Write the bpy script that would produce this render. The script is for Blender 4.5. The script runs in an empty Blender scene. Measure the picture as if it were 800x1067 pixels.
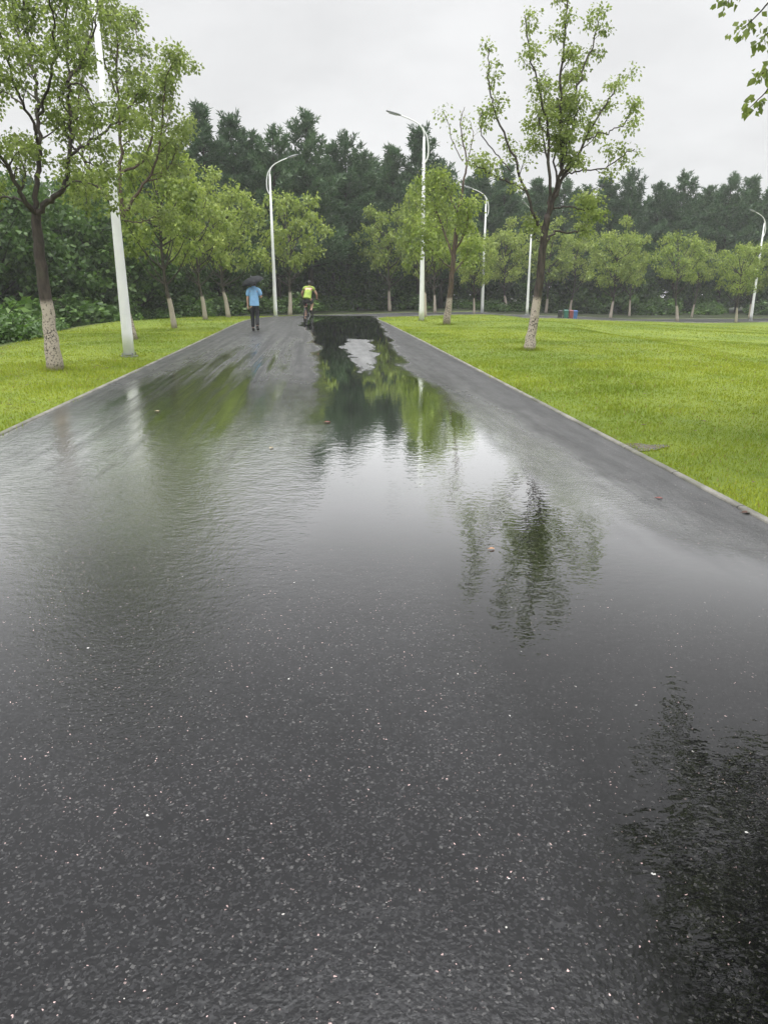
import bpy, bmesh, math, random
import numpy as np
from mathutils import Vector, Matrix

sc = bpy.context.scene
C = sc.collection
PI = math.pi
R = math.radians

# ------------------------------------------------------------------ camera
F_PX, CX, CY = 769.0, 400.0, 533.5
PITCH = R(17.0)
CAM = np.array((0.0, 0.0, 1.5))
ct, st = math.cos(PITCH), math.sin(PITCH)


def ray(px, py):
    a, b = (px - CX) / F_PX, (CY - py) / F_PX
    return np.array((a, ct + b * st, -st + b * ct))


def at_y(px, py, Y):
    d = ray(px, py)
    return CAM + d * (Y / d[1])


def S(a, b, t):
    t = np.clip((np.asarray(t, float) - a) / (b - a), 0, 1)
    return t * t * (3 - 2 * t)


CRY = [-40, 0, 10, 18, 27, 36, 43, 50, 60]
CRX = [-8.0, -8.0, -8.2, -9.2, -11.3, -12.2, -10.5, -14, -30]


def T(x, y):
    """height of the terrain"""
    x = np.asarray(x, float); y = np.asarray(y, float)
    z = -0.42 * S(30, 60, y)
    cx = x + 0.35 * np.sin(y * 0.5)
    z = z - (0.62 * S(7.0, 27, cx) + 0.26 * S(7.2, 9.6, cx)) * S(2, 16, y)
    cr = np.interp(y, CRY, CRX)
    z = z - 2.3 * S(0, 9, cr - x) * (1 - S(40, 60, y))
    z = z + 0.03 * np.sin(x * 0.6 + 1) * np.sin(y * 0.35) * S(3.5, 7, np.abs(x + 0.0883 * y))
    return z


def Tz(x, y):
    return float(T(x, y))


def ground(px, py):
    """the point of the terrain seen at a pixel of the photograph"""
    d = ray(px, py)
    t, dt = 1.0, 0.05
    while t < 160:
        p = CAM + d * t
        if p[2] < Tz(p[0], p[1]):
            return p
        t += dt
    return p


# ------------------------------------------------------------------ mesh helpers
class MB:
    def __init__(s):
        s.v = []; s.f = []; s.m = []

    def add(s, v, f, m=0):
        o = len(s.v)
        s.v.extend([tuple(map(float, p)) for p in v])
        s.f.extend([tuple(i + o for i in q) for q in f])
        s.m.extend([m] * len(f))

    def box(s, c, size, rot=None, m=0):
        x, y, z = [k / 2 for k in size]
        vs = [Vector((a * x, b * y, c_ * z)) for a in (-1, 1) for b in (-1, 1) for c_ in (-1, 1)]
        if rot is not None:
            vs = [rot @ p for p in vs]
        s.add([p + Vector(c) for p in vs],
              [(0, 1, 3, 2), (4, 6, 7, 5), (0, 4, 5, 1), (2, 3, 7, 6), (0, 2, 6, 4), (1, 5, 7, 3)], m)

    def tube(s, pts, radii, n=8, m=0, cap=True, squash=None):
        pts = [Vector(p) for p in pts]
        if not hasattr(radii, '__len__'):
            radii = [radii] * len(pts)
        vs = []; fs = []
        up = None
        for i, p in enumerate(pts):
            a = pts[max(i - 1, 0)]; b = pts[min(i + 1, len(pts) - 1)]
            t = (b - a)
            if t.length < 1e-9:
                t = Vector((0, 0, 1))
            t.normalize()
            if up is None:
                up = Vector((1, 0, 0)) if abs(t.x) < 0.8 else Vector((0, 1, 0))
            u = (up - t * up.dot(t)).normalized(); up = u
            w = t.cross(u)
            sx, sy = squash[i] if squash else (1, 1)
            for k in range(n):
                an = 2 * PI * k / n
                vs.append(p + (u * math.cos(an) * sx + w * math.sin(an) * sy) * radii[i])
        for i in range(len(pts) - 1):
            for k in range(n):
                k2 = (k + 1) % n
                fs.append((i * n + k, i * n + k2, (i + 1) * n + k2, (i + 1) * n + k))
        if cap:
            fs.append(tuple(range(n))[::-1])
            fs.append(tuple((len(pts) - 1) * n + k for k in range(n)))
        s.add(vs, fs, m)

    def ball(s, c, r, nu=12, nv=8, m=0):
        if not hasattr(r, '__len__'):
            r = (r, r, r)
        vs = [(c[0], c[1], c[2] + r[2])]
        for j in range(1, nv):
            th = PI * j / nv
            for i in range(nu):
                ph = 2 * PI * i / nu
                vs.append((c[0] + r[0] * math.sin(th) * math.cos(ph), c[1] + r[1] * math.sin(th) * math.sin(ph), c[2] + r[2] * math.cos(th)))
        vs.append((c[0], c[1], c[2] - r[2]))
        fs = [(0, 1 + i, 1 + (i + 1) % nu) for i in range(nu)]
        for j in range(nv - 2):
            for i in range(nu):
                a = 1 + j * nu + i; b = 1 + j * nu + (i + 1) % nu
                fs.append((a, a + nu, b + nu, b))
        L = len(vs) - 1; o = 1 + (nv - 2) * nu
        fs += [(L, o + (i + 1) % nu, o + i) for i in range(nu)]
        s.add(vs, fs, m)

    def torus(s, c, axis, Rr, r, n=40, k=8, m=0):
        axis = Vector(axis).normalized()
        u = axis.orthogonal().normalized(); w = axis.cross(u)
        vs = []; fs = []
        for i in range(n):
            a = 2 * PI * i / n
            d = u * math.cos(a) + w * math.sin(a)
            for j in range(k):
                b = 2 * PI * j / k
                vs.append(Vector(c) + d * (Rr + r * math.cos(b)) + axis * r * math.sin(b))
        for i in range(n):
            for j in range(k):
                i2 = (i + 1) % n; j2 = (j + 1) % k
                fs.append((i * k + j, i2 * k + j, i2 * k + j2, i * k + j2))
        s.add(vs, fs, m)

    def mesh(s, name, mats, smooth=False):
        me = bpy.data.meshes.new(name)
        me.from_pydata(s.v, [], s.f)
        for m in (mats if isinstance(mats, (list, tuple)) else [mats]):
            me.materials.append(m)
        me.polygons.foreach_set('material_index', s.m)
        if smooth:
            me.polygons.foreach_set('use_smooth', [True] * len(s.f))
        me.update()
        return me

    def build(s, name, mats, parent=None, smooth=False, loc=None):
        return link(name, s.mesh(name, mats, smooth), parent, loc)


def link(name, me, parent=None, loc=None):
    o = bpy.data.objects.new(name, me)
    C.objects.link(o)
    if parent is not None:
        o.parent = parent
    if loc is not None:
        o.location = loc
    return o


def raw_mesh(name, verts, faces, mats, smooth=False):
    """numpy verts (n,3), faces (m,k)"""
    me = bpy.data.meshes.new(name)
    n, (m, k) = len(verts), faces.shape
    me.vertices.add(n); me.vertices.foreach_set('co', np.asarray(verts, np.float32).ravel())
    me.loops.add(m * k); me.loops.foreach_set('vertex_index', faces.astype(np.int32).ravel())
    me.polygons.add(m)
    me.polygons.foreach_set('loop_start', np.arange(0, m * k, k, dtype=np.int32))
    me.polygons.foreach_set('loop_total', np.full(m, k, np.int32))
    if smooth:
        me.polygons.foreach_set('use_smooth', np.ones(m, bool))
    for mt in (mats if isinstance(mats, (list, tuple)) else [mats]):
        me.materials.append(mt)
    me.update(calc_edges=True)
    return me


def tag(o, label=None, cat=None, group=None, kind=None):
    if label: o['label'] = label
    if cat: o['category'] = cat
    if group: o['group'] = group
    if kind: o['kind'] = kind
    return o


def thing(name, loc, label, cat, group=None, rz=0.0):
    o = bpy.data.objects.new(name, None)
    o.empty_display_size = 0.3
    C.objects.link(o)
    o.location = loc; o.rotation_euler = (0, 0, rz)
    return tag(o, label, cat, group)


def copy_tree(o, parent=None):
    c = o.copy(); C.objects.link(c); c.parent = parent
    for ch in list(o.children):
        copy_tree(ch, c)
    return c


# ------------------------------------------------------------------ node helpers
class G:
    """tiny expression layer over a node tree"""
    def __init__(s, tree):
        s.t = tree

    def n(s, typ, **kw):
        nd = s.t.nodes.new(typ)
        for k, v in kw.items():
            setattr(nd, k, v)
        return nd

    def put(s, sock, v):
        if isinstance(v, bpy.types.NodeSocket):
            s.t.links.new(v, sock)
        else:
            if sock.type == 'RGBA' and hasattr(v, '__len__') and len(v) == 3:
                v = (*v, 1)
            sock.default_value = v

    def m(s, op, *a, clamp=False):
        nd = s.n('ShaderNodeMath', operation=op, use_clamp=clamp)
        for i, v in enumerate(a):
            s.put(nd.inputs[i], v)
        return nd.outputs[0]

    def add(s, a, b): return s.m('ADD', a, b)
    def sub(s, a, b): return s.m('SUBTRACT', a, b)
    def mul(s, a, b): return s.m('MULTIPLY', a, b)

    def ss(s, a, b, x, lo=0.0, hi=1.0):
        nd = s.n('ShaderNodeMapRange', interpolation_type='SMOOTHSTEP', clamp=True)
        rev = (not isinstance(a, bpy.types.NodeSocket)) and (not isinstance(b, bpy.types.NodeSocket)) and a > b
        if rev:
            a, b, lo, hi = b, a, hi, lo
        s.put(nd.inputs['Value'], x); s.put(nd.inputs['From Min'], a); s.put(nd.inputs['From Max'], b)
        s.put(nd.inputs['To Min'], lo); s.put(nd.inputs['To Max'], hi)
        return nd.outputs[0]

    def mix(s, f, a, b):
        nd = s.n('ShaderNodeMix', data_type='RGBA')
        s.put(nd.inputs[0], f); s.put(nd.inputs[6], a); s.put(nd.inputs[7], b)
        return nd.outputs[2]

    def mixf(s, f, a, b):
        nd = s.n('ShaderNodeMix', data_type='FLOAT')
        s.put(nd.inputs[0], f); s.put(nd.inputs[2], a); s.put(nd.inputs[3], b)
        return nd.outputs[0]

    def noise(s, vec, scale, detail=2.0, rough=0.5, out=0):
        nd = s.n('ShaderNodeTexNoise')
        if vec is not None:
            s.put(nd.inputs['Vector'], vec)
        nd.inputs['Scale'].default_value = scale
        nd.inputs['Detail'].default_value = detail
        nd.inputs['Roughness'].default_value = rough
        return nd.outputs[out]

    def vor(s, vec, scale, feature='F1'):
        nd = s.n('ShaderNodeTexVoronoi', feature=feature)
        s.put(nd.inputs['Vector'], vec)
        nd.inputs['Scale'].default_value = scale
        return nd

    def xyz(s, x, y, z=0.0):
        nd = s.n('ShaderNodeCombineXYZ')
        s.put(nd.inputs[0], x); s.put(nd.inputs[1], y); s.put(nd.inputs[2], z)
        return nd.outputs[0]

    def sep(s, v):
        nd = s.n('ShaderNodeSeparateXYZ'); s.put(nd.inputs[0], v)
        return nd.outputs

    def bump(s, h, strength, dist, normal=None):
        nd = s.n('ShaderNodeBump')
        s.put(nd.inputs['Strength'], strength); s.put(nd.inputs['Distance'], dist); s.put(nd.inputs['Height'], h)
        if normal is not None:
            s.put(nd.inputs['Normal'], normal)
        return nd.outputs[0]


def material(name):
    m = bpy.data.materials.new(name); m.use_nodes = True
    t = m.node_tree; t.nodes.clear()
    g = G(t)
    out = g.n('ShaderNodeOutputMaterial')
    b = g.n('ShaderNodeBsdfPrincipled')
    t.links.new(b.outputs[0], out.inputs[0])
    return m, g, b, out


def simple(name, col, rough=0.5, var=0.15, scale=8.0, metal=0.0, spec=0.5, bump=0.0, bscale=60.0):
    m, g, b, out = material(name)
    co = g.n('ShaderNodeTexCoord').outputs['Object']
    nz = g.noise(co, scale, 4.0, 0.6)
    f = g.ss(0.3, 0.7, nz)
    lo = tuple(c * (1 - var) for c in col); hi = tuple(min(1, c * (1 + var)) for c in col)
    g.put(b.inputs['Base Color'], g.mix(f, lo, hi))
    b.inputs['Roughness'].default_value = rough
    b.inputs['Metallic'].default_value = metal
    b.inputs['Specular IOR Level'].default_value = spec
    if bump:
        g.put(b.inputs['Normal'], g.bump(g.noise(co, bscale, 3.0), bump, 0.02))
    return m


# ------------------------------------------------------------------ materials
def leaf_material(name, cols, trans=0.3, rough=0.45, spec=0.35, hue_obj=0.25):
    m, g, b, out = material(name)
    geo = g.n('ShaderNodeNewGeometry')
    rnd = geo.outputs['Random Per Island']
    oi = g.n('ShaderNodeObjectInfo').outputs['Random']
    co = g.n('ShaderNodeTexCoord').outputs['Object']
    clump = g.noise(co, 1.4, 2.0)
    k = g.add(g.mul(rnd, 0.55), g.add(g.mul(g.sub(clump, 0.5), 1.3), g.add(0.22, g.mul(g.sub(oi, 0.5), hue_obj))))
    ramp = g.n('ShaderNodeValToRGB')
    g.put(ramp.inputs[0], k)
    cr = ramp.color_ramp
    while len(cr.elements) < len(cols):
        cr.elements.new(0.5)
    for i, c in enumerate(cols):
        cr.elements[i].position = i / (len(cols) - 1); cr.elements[i].color = (*c, 1)
    col = ramp.outputs[0]
    g.put(b.inputs['Base Color'], col)
    b.inputs['Roughness'].default_value = rough
    b.inputs['Specular IOR Level'].default_value = spec
    tr = g.n('ShaderNodeBsdfTranslucent')
    hs = g.n('ShaderNodeHueSaturation'); hs.inputs['Value'].default_value = 1.25; hs.inputs['Saturation'].default_value = 1.1
    g.put(hs.inputs['Color'], col)
    g.put(tr.inputs['Color'], hs.outputs[0])
    mx = g.n('ShaderNodeMixShader'); mx.inputs[0].default_value = trans
    m.node_tree.links.new(b.outputs[0], mx.inputs[1]); m.node_tree.links.new(tr.outputs[0], mx.inputs[2])
    m.node_tree.links.new(mx.outputs[0], out.inputs[0])
    return m


def bark_material(name, col, lime=True, lime_h=1.25, lime_amt=0.75):
    m, g, b, out = material(name)
    tc = g.n('ShaderNodeTexCoord').outputs['Object']
    x, y, z = g.sep(tc)[0:3]
    vec = g.xyz(g.mul(x, 14.0), g.mul(y, 14.0), g.mul(z, 4.0))
    n1 = g.noise(vec, 1.0, 4.0, 0.65)
    n2 = g.noise(tc, 2.0, 3.0)
    bark = g.mix(g.ss(0.3, 0.7, n1), tuple(c * 0.45 for c in col), tuple(c * 1.5 for c in col))
    bark = g.mix(g.mul(g.ss(0.52, 0.7, n2), 0.35), bark, (0.09, 0.10, 0.06))
    if lime:
        edge = g.add(z, g.mul(g.sub(n2, 0.5), 0.25))
        below = g.ss(lime_h + 0.06, lime_h - 0.06, edge)
        fl = g.noise(tc, 26.0, 4.0, 0.7)
        patch = g.ss(0.58 - lime_amt * 0.28, 0.74 - lime_amt * 0.28, g.add(fl, g.mul(g.sub(n2, 0.5), 0.35)))
        bark = g.mix(g.mul(g.mul(below, patch), 0.85), bark, (0.44, 0.385, 0.325))
    g.put(b.inputs['Base Color'], bark)
    b.inputs['Roughness'].default_value = 0.75
    b.inputs['Specular IOR Level'].default_value = 0.3
    g.put(b.inputs['Normal'], g.bump(n1, 0.6, 0.02))
    return m


M = {}
M['leaf_near'] = leaf_material('leaf_near', [(0.095, 0.135, 0.034), (0.21, 0.265, 0.075), (0.33, 0.385, 0.14)], 0.58)
M['leaf_park'] = leaf_material('leaf_park', [(0.095, 0.145, 0.030), (0.24, 0.31, 0.066), (0.40, 0.46, 0.13)], 0.42)
M['leaf_deep'] = leaf_material('leaf_deep', [(0.024, 0.054, 0.014), (0.062, 0.120, 0.026), (0.125, 0.21, 0.045)], 0.30)
M['leaf_shrub'] = leaf_material('leaf_shrub', [(0.03, 0.065, 0.014), (0.07, 0.14, 0.026), (0.14, 0.23, 0.045)], 0.3)
M['leaf_dry'] = leaf_material('leaf_dry', [(0.05, 0.06, 0.03), (0.11, 0.10, 0.06), (0.16, 0.15, 0.09)], 0.25)
M['reed'] = leaf_material('reed', [(0.04, 0.075, 0.03), (0.08, 0.14, 0.055), (0.13, 0.20, 0.08)], 0.25)
M['needle'] = leaf_material('needle', [(0.026, 0.058, 0.024), (0.060, 0.112, 0.048), (0.11, 0.175, 0.075)], 0.28)
M['bark_near'] = bark_material('bark_near', (0.045, 0.036, 0.030), True, 1.28, 0.85)
M['bark_red'] = bark_material('bark_red', (0.085, 0.060, 0.045), True, 1.1, 0.75)
M['bark_park'] = bark_material('bark_park', (0.055, 0.047, 0.036), True, 1.25, 1.2)
M['bark_wood'] = bark_material('bark_wood', (0.035, 0.028, 0.022), False)


def lawn_material():
    m, g, b, out = material('lawn')
    P = g.n('ShaderNodeNewGeometry').outputs['Position']
    at = g.n('ShaderNodeAttribute'); at.attribute_name = 'wood'
    n_big = g.noise(P, 0.22, 3.0, 0.6)
    n_mid = g.noise(P, 1.6, 4.0, 0.65)
    n_fine = g.noise(P, 45.0, 4.0, 0.75)
    col = g.mix(g.ss(0.35, 0.65, n_big), (0.13, 0.185, 0.018), (0.200, 0.250, 0.028))
    col = g.mix(g.mul(g.ss(0.42, 0.75, n_mid), 0.5), col, (0.085, 0.135, 0.016))
    col = g.mix(g.mul(g.ss(0.35, 0.75, n_fine), 0.6), col, (0.060, 0.095, 0.012))
    bare = g.ss(0.70, 0.78, g.add(g.mul(n_mid, 0.7), g.mul(n_fine, 0.35)))
    col = g.mix(g.mul(bare, 0.6), col, (0.10, 0.075, 0.040))
    soil = g.mix(g.ss(0.4, 0.6, n_mid), (0.020, 0.024, 0.010), (0.030, 0.042, 0.014))
    col = g.mix(at.outputs['Fac'], col, soil)
    g.put(b.inputs['Base Color'], col)
    b.inputs['Roughness'].default_value = 0.75
    b.inputs['Specular IOR Level'].default_value = 0.25
    g.put(b.inputs['Normal'], g.bump(n_fine, 0.8, 0.03))
    return m


M['lawn'] = lawn_material()


def grass_material():
    m, g, b, out = material('grass_blade')
    geo = g.n('ShaderNodeNewGeometry')
    P = geo.outputs['Position']; rnd = geo.outputs['Random Per Island']
    n_big = g.noise(P, 0.22, 3.0, 0.6)
    n_mid = g.noise(P, 1.6, 4.0, 0.65)
    a = g.mix(rnd, (0.205, 0.270, 0.022), (0.36, 0.405, 0.045))
    col = g.mix(g.mul(g.ss(0.58, 0.38, n_big), 0.8), a, (0.15, 0.215, 0.018))
    col = g.mix(g.mul(g.ss(0.45, 0.75, n_mid), 0.5), col, (0.13, 0.195, 0.012))
    worn = g.ss(0.60, 0.74, g.noise(P, 0.9, 5.0, 0.7))
    col = g.mix(g.mul(worn, 0.6), col, (0.21, 0.18, 0.07))
    dry = g.ss(0.955, 0.975, rnd)
    col = g.mix(dry, col, (0.26, 0.20, 0.085))
    g.put(b.inputs['Base Color'], col)
    b.inputs['Roughness'].default_value = 0.6
    b.inputs['Specular IOR Level'].default_value = 0.12
    tr = g.n('ShaderNodeBsdfTranslucent'); g.put(tr.inputs['Color'], col)
    mx = g.n('ShaderNodeMixShader'); mx.inputs[0].default_value = 0.35
    m.node_tree.links.new(b.outputs[0], mx.inputs[1]); m.node_tree.links.new(tr.outputs[0], mx.inputs[2])
    m.node_tree.links.new(mx.outputs[0], out.inputs[0])
    return m


M['grass'] = grass_material()


def asphalt_material():
    m, g, b, out = material('wet_asphalt')
    P = g.n('ShaderNodeNewGeometry').outputs['Position']
    X, Y, Z = g.sep(P)[0:3]
    u = g.add(g.add(X, g.mul(Y, 0.0883)), 0.04)
    flat = g.xyz(X, Y, 0.0)
    # ---- stones
    n_tone = g.noise(flat, 1.3, 4.0, 0.6)
    grit = g.vor(flat, 135.0)
    wn = g.noise(flat, 70.0, 2.0, 0.5, out=1)
    dv = g.n('ShaderNodeVectorMath', operation='SCALE'); sv = g.n('ShaderNodeVectorMath', operation='SUBTRACT'); g.put(sv.inputs[0], wn); sv.inputs[1].default_value = (0.5, 0.5, 0.5)
    g.put(dv.inputs[0], sv.outputs[0]); dv.inputs['Scale'].default_value = 0.022
    av = g.n('ShaderNodeVectorMath', operation='ADD'); g.put(av.inputs[0], flat); g.put(av.inputs[1], dv.outputs[0]); wob = av.outputs[0]
    ax_, ay_, az_ = g.sep(wob)[0:3]
    chip = g.vor(wob, 64.0)
    chip2 = g.vor(g.xyz(g.add(ax_, 3.7), g.add(ay_, 1.3), 0.0), 31.0)
    chip3 = g.vor(g.xyz(g.add(ax_, 8.1), g.add(ay_, 5.3), 0.0), 95.0)

    def pick(v, thr, r0, r1):
        c = g.n('ShaderNodeSeparateColor'); g.put(c.inputs[0], v.outputs['Color'])
        on = g.m('GREATER_THAN', c.outputs[0], thr)
        size = g.mixf(c.outputs[1], r0, r1)
        inside = g.m('LESS_THAN', v.outputs['Distance'], size)
        return g.mul(on, inside), c.outputs[2]
    gc = g.n('ShaderNodeSeparateColor'); g.put(gc.inputs[0], grit.outputs['Color'])
    base = g.mix(g.ss(0.3, 0.7, n_tone), (0.006, 0.0061, 0.0067), (0.011, 0.011, 0.012))
    base = g.mix(g.mul(g.ss(0.55, 1.0, gc.outputs[0]), 0.55), base, (0.036, 0.036, 0.038))
    patchy = g.noise(flat, 3.2, 3.0, 0.6)
    w1, s1 = pick(chip, 0.55, 0.03, 0.185)
    w2, s2 = pick(chip2, 0.94, 0.03, 0.12)
    w3, s3 = pick(chip3, 0.45, 0.12, 0.45)
    base = g.mix(g.mul(w3, g.mul(s3, 0.55)), base, (0.11, 0.108, 0.106))
    base = g.mix(g.mul(w1, g.mul(g.ss(0.30, 0.65, patchy), g.add(0.20, g.mul(s1, 0.95)))), base, (0.62, 0.45, 0.43))
    base = g.mix(w2, base, g.mix(s2, (0.40, 0.385, 0.36), (0.70, 0.69, 0.66)))
    # ---- where the water stands
    along = g.xyz(g.mul(u, 0.9), g.mul(Y, 0.22), 0.0)
    warp = g.noise(along, 1.0, 4.0, 0.55)
    warp2 = g.noise(g.xyz(g.mul(u, 2.5), g.mul(Y, 0.7), 4.0), 1.0, 3.0, 0.6)
    uw = g.add(u, g.add(g.mul(g.sub(warp, 0.5), 1.1), g.mul(g.sub(warp2, 0.5), 0.6)))
    fary = g.m('MAXIMUM', g.sub(Y, 15.0), 0.0)
    right = g.add(g.add(1.80, g.mul(g.ss(5.5, 2.5, Y), 1.2)), g.mul(fary, 0.055))
    s_near = g.ss(5.0, 11.0, Y)
    soft = g.mixf(s_near, 0.30, 0.17)
    left_e = g.mixf(g.ss(18.0, 34.0, Y), g.ss(7.5, 5.0, Y, 0.05, -0.15), -0.5)
    inL = g.ss(g.sub(left_e, soft), g.add(left_e, soft), uw)
    inR = g.sub(1.0, g.ss(g.sub(right, soft), g.add(right, soft), uw))
    pud = g.mul(inL, inR)
    # an island that stands clear of the water
    du = g.m('DIVIDE', g.sub(uw, g.add(1.05, g.mul(g.sub(Y, 18.0), 0.03))), 0.42)
    dy = g.m('DIVIDE', g.sub(Y, 18.5), 5.2)
    d2 = g.add(g.mul(du, du), g.mul(dy, dy))
    d2 = g.add(d2, g.mul(g.sub(g.noise(g.xyz(g.mul(u, 2.2), g.mul(Y, 0.45), 2.0), 1.0, 4.0, 0.6), 0.5), 3.0))
    isl = g.sub(1.0, g.ss(0.55, 1.3, d2))
    pud = g.mul(pud, g.sub(1.0, isl))
    pud = g.mul(pud, g.m('MAXIMUM', g.ss(3.0, 4.6, Y), g.ss(0.50, 0.80, uw)))
    pud = g.mul(pud, g.ss(52.0, 44.0, Y))
    # thin film on the left, in streaks that follow the wheels
    streak = g.noise(g.xyz(g.mul(u, 4.2), g.mul(Y, 0.13), 9.0), 1.0, 4.0, 0.62)
    blot = g.noise(g.xyz(g.mul(u, 1.5), g.mul(Y, 0.42), 5.0), 1.0, 4.0, 0.6)
    uw3 = g.add(uw, g.mul(g.sub(blot, 0.5), 1.3))
    lf = g.mul(g.ss(-3.3, -2.3, uw3), g.sub(1.0, g.ss(-1.0, -0.1, uw3)))
    lf = g.mul(lf, g.mul(g.ss(0.34, 0.66, streak), g.ss(25.0, 14.0, g.add(Y, g.mul(g.sub(blot, 0.5), 14.0)))))
    nearL = g.mul(lf, g.ss(5.5, 8.5, Y))
    film = g.m('MAXIMUM', pud, g.mul(nearL, 0.80))
    dk = g.n('ShaderNodeMix', data_type='RGBA', blend_type='MULTIPLY'); g.put(dk.inputs[0], g.mul(pud, 0.75)); g.put(dk.inputs[6], base); dk.inputs[7].default_value = (0.30, 0.30, 0.30, 1)
    base = dk.outputs[2]          # stone that lies under standing water is darker
    edge = g.ss(1.75, 2.7, g.add(g.sub(u, g.mul(g.ss(4.5, 2.5, Y), 1.5)), g.mul(g.sub(warp2, 0.5), 0.8)))
    rough_dry = g.mixf(edge, g.mixf(g.ss(8.0, 14.0, Y), 0.09, 0.34), 0.36)
    rough_dry = g.add(rough_dry, g.mul(g.sub(patchy, 0.5), 0.12))
    # the film lies lower between stones
    rough = g.mixf(film, rough_dry, 0.012)
    g.put(b.inputs['Base Color'], base)
    g.put(b.inputs['Roughness'], rough)
    b.inputs['IOR'].default_value = 1.40
    g.put(b.inputs['Specular IOR Level'], g.mixf(edge, 0.60, 0.35))
    # ---- relief
    grain = g.noise(flat, 95.0, 3.0, 0.6)
    coarse = g.noise(flat, 30.0, 2.0, 0.5)
    hgt = g.add(g.mul(grain, 0.5), g.add(g.mul(coarse, 0.6), g.mul(g.sub(1.0, chip.outputs['Distance']), 0.3)))
    dry_amt = g.mul(g.sub(1.0, g.mul(film, 0.985)), g.mixf(edge, 0.17, 0.75))
    nb = g.bump(hgt, dry_amt, 0.012)
    rip = g.add(g.noise(g.xyz(g.mul(X, 0.75), Y, 0.0), 21.0, 2.0, 0.5), g.mul(g.noise(flat, 6.0, 2.0), 1.3))
    rip_amt = g.mul(g.ss(12.5, 4.5, Y), g.mixf(film, g.ss(2.4, 5.0, Y, 0.04, 0.15), 0.055))
    rip_amt = g.add(rip_amt, 0.006)
    nb = g.bump(rip, rip_amt, 0.02, nb)
    # the stone under the film is matt; the film itself mirrors by the angle it is seen at
    b.inputs['Specular IOR Level'].default_value = 0.0
    for l in list(b.inputs['Specular IOR Level'].links):
        m.node_tree.links.remove(l)
    b.inputs['Roughness'].default_value = 0.8
    for l in list(b.inputs['Roughness'].links):
        m.node_tree.links.remove(l)
    g.put(b.inputs['Normal'], nb)
    fr = g.n('ShaderNodeFresnel'); fr.inputs['IOR'].default_value = 1.33
    F = fr.outputs[0]
    k = g.add(1.35, g.mul(g.ss(0.04, 0.20, F), 1.85))
    k = g.mul(k, g.mixf(edge, 1.0, 0.42))
    cap = g.mixf(edge, g.mixf(film, g.mixf(g.ss(7.0, 13.0, Y), 0.80, 0.21), 0.97), g.mixf(film, 0.17, 0.97))
    mott = g.add(g.mul(streak, 0.7), g.mul(g.noise(g.xyz(g.mul(u, 6.0), g.mul(Y, 1.6), 1.0), 1.0, 4.0, 0.65), 0.6))
    mott = g.mixf(film, g.ss(0.30, 1.0, mott, 0.74, 1.38), 1.0)
    cap = g.add(cap, g.mul(g.mul(isl, g.ss(11.0, 13.0, Y)), 0.22))
    fac = g.m('MINIMUM', g.mul(F, k), g.m('MINIMUM', g.mul(cap, mott), 0.97))
    gl = g.n('ShaderNodeBsdfAnisotropic' if hasattr(bpy.types, 'ShaderNodeBsdfAnisotropic') else 'ShaderNodeBsdfGlossy')
    gl.inputs['Color'].default_value = (1, 1, 1, 1)
    g.put(gl.inputs['Roughness'], rough); g.put(gl.inputs['Normal'], nb)
    mx = g.n('ShaderNodeMixShader'); g.put(mx.inputs[0], fac)
    m.node_tree.links.new(b.outputs[0], mx.inputs[1]); m.node_tree.links.new(gl.outputs[0], mx.inputs[2])
    m.node_tree.links.new(mx.outputs[0], out.inputs[0])
    return m


M['asphalt'] = asphalt_material()


def concrete_material():
    m, g, b, out = material('kerb_concrete')
    P = g.n('ShaderNodeNewGeometry').outputs['Position']
    n = g.noise(P, 3.0, 4.0, 0.65); f = g.noise(P, 70.0, 3.0, 0.6)
    col = g.mix(g.ss(0.35, 0.65, n), (0.10, 0.097, 0.08), (0.22, 0.21, 0.185))
    col = g.mix(g.mul(g.ss(0.5, 0.7, f), 0.4), col, (0.13, 0.13, 0.10))
    py = g.sep(P)[1]
    jn = g.m('LESS_THAN', g.m('FRACT', g.mul(py, 1.0)), 0.018)
    col = g.mix(jn, col, (0.03, 0.03, 0.025))
    moss = g.ss(0.5, 0.62, g.noise(P, 1.1, 3.0, 0.6))
    col = g.mix(g.mul(moss, 0.55), col, (0.07, 0.075, 0.045))
    g.put(b.inputs['Base Color'], col)
    b.inputs['Roughness'].default_value = 0.45
    g.put(b.inputs['Normal'], g.bump(f, 0.4, 0.01))
    return m


M['kerb'] = concrete_material()
M['white_paint'] = simple('white_lamp_paint', (0.74, 0.75, 0.75), 0.38, 0.05, 1.5)
M['grey_metal'] = simple('grey_lamp_metal', (0.22, 0.23, 0.24), 0.4, 0.1, 4)
M['glass_lens'] = simple('lamp_lens', (0.45, 0.47, 0.48), 0.15, 0.05, 4)
M['dark_metal'] = simple('dark_metal', (0.02, 0.02, 0.022), 0.35, 0.1, 10)
M['steel'] = simple('steel', (0.55, 0.56, 0.57), 0.28, 0.08, 10, metal=0.9)
M['rubber'] = simple('rubber', (0.016, 0.016, 0.017), 0.6, 0.1, 20)
M['skin'] = simple('skin', (0.50, 0.31, 0.22), 0.5, 0.06, 10)
M['hair'] = simple('hair', (0.012, 0.010, 0.009), 0.5, 0.2, 60)
M['blue_shirt'] = simple('blue_shirt', (0.22, 0.42, 0.66), 0.8, 0.10, 6, bump=0.3, bscale=14)
M['black_cloth'] = simple('black_cloth', (0.013, 0.014, 0.017), 0.8, 0.15, 6, bump=0.3, bscale=14)
M['lime_vest'] = simple('lime_vest', (0.22, 0.30, 0.05), 0.8, 0.3, 5, bump=0.3, bscale=14)
M['dark_shorts'] = simple('dark_shorts', (0.035, 0.034, 0.036), 0.8, 0.3, 30)
M['umbrella'] = simple('umbrella_cloth', (0.010, 0.011, 0.013), 0.6, 0.1, 5, spec=0.15)
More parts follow.
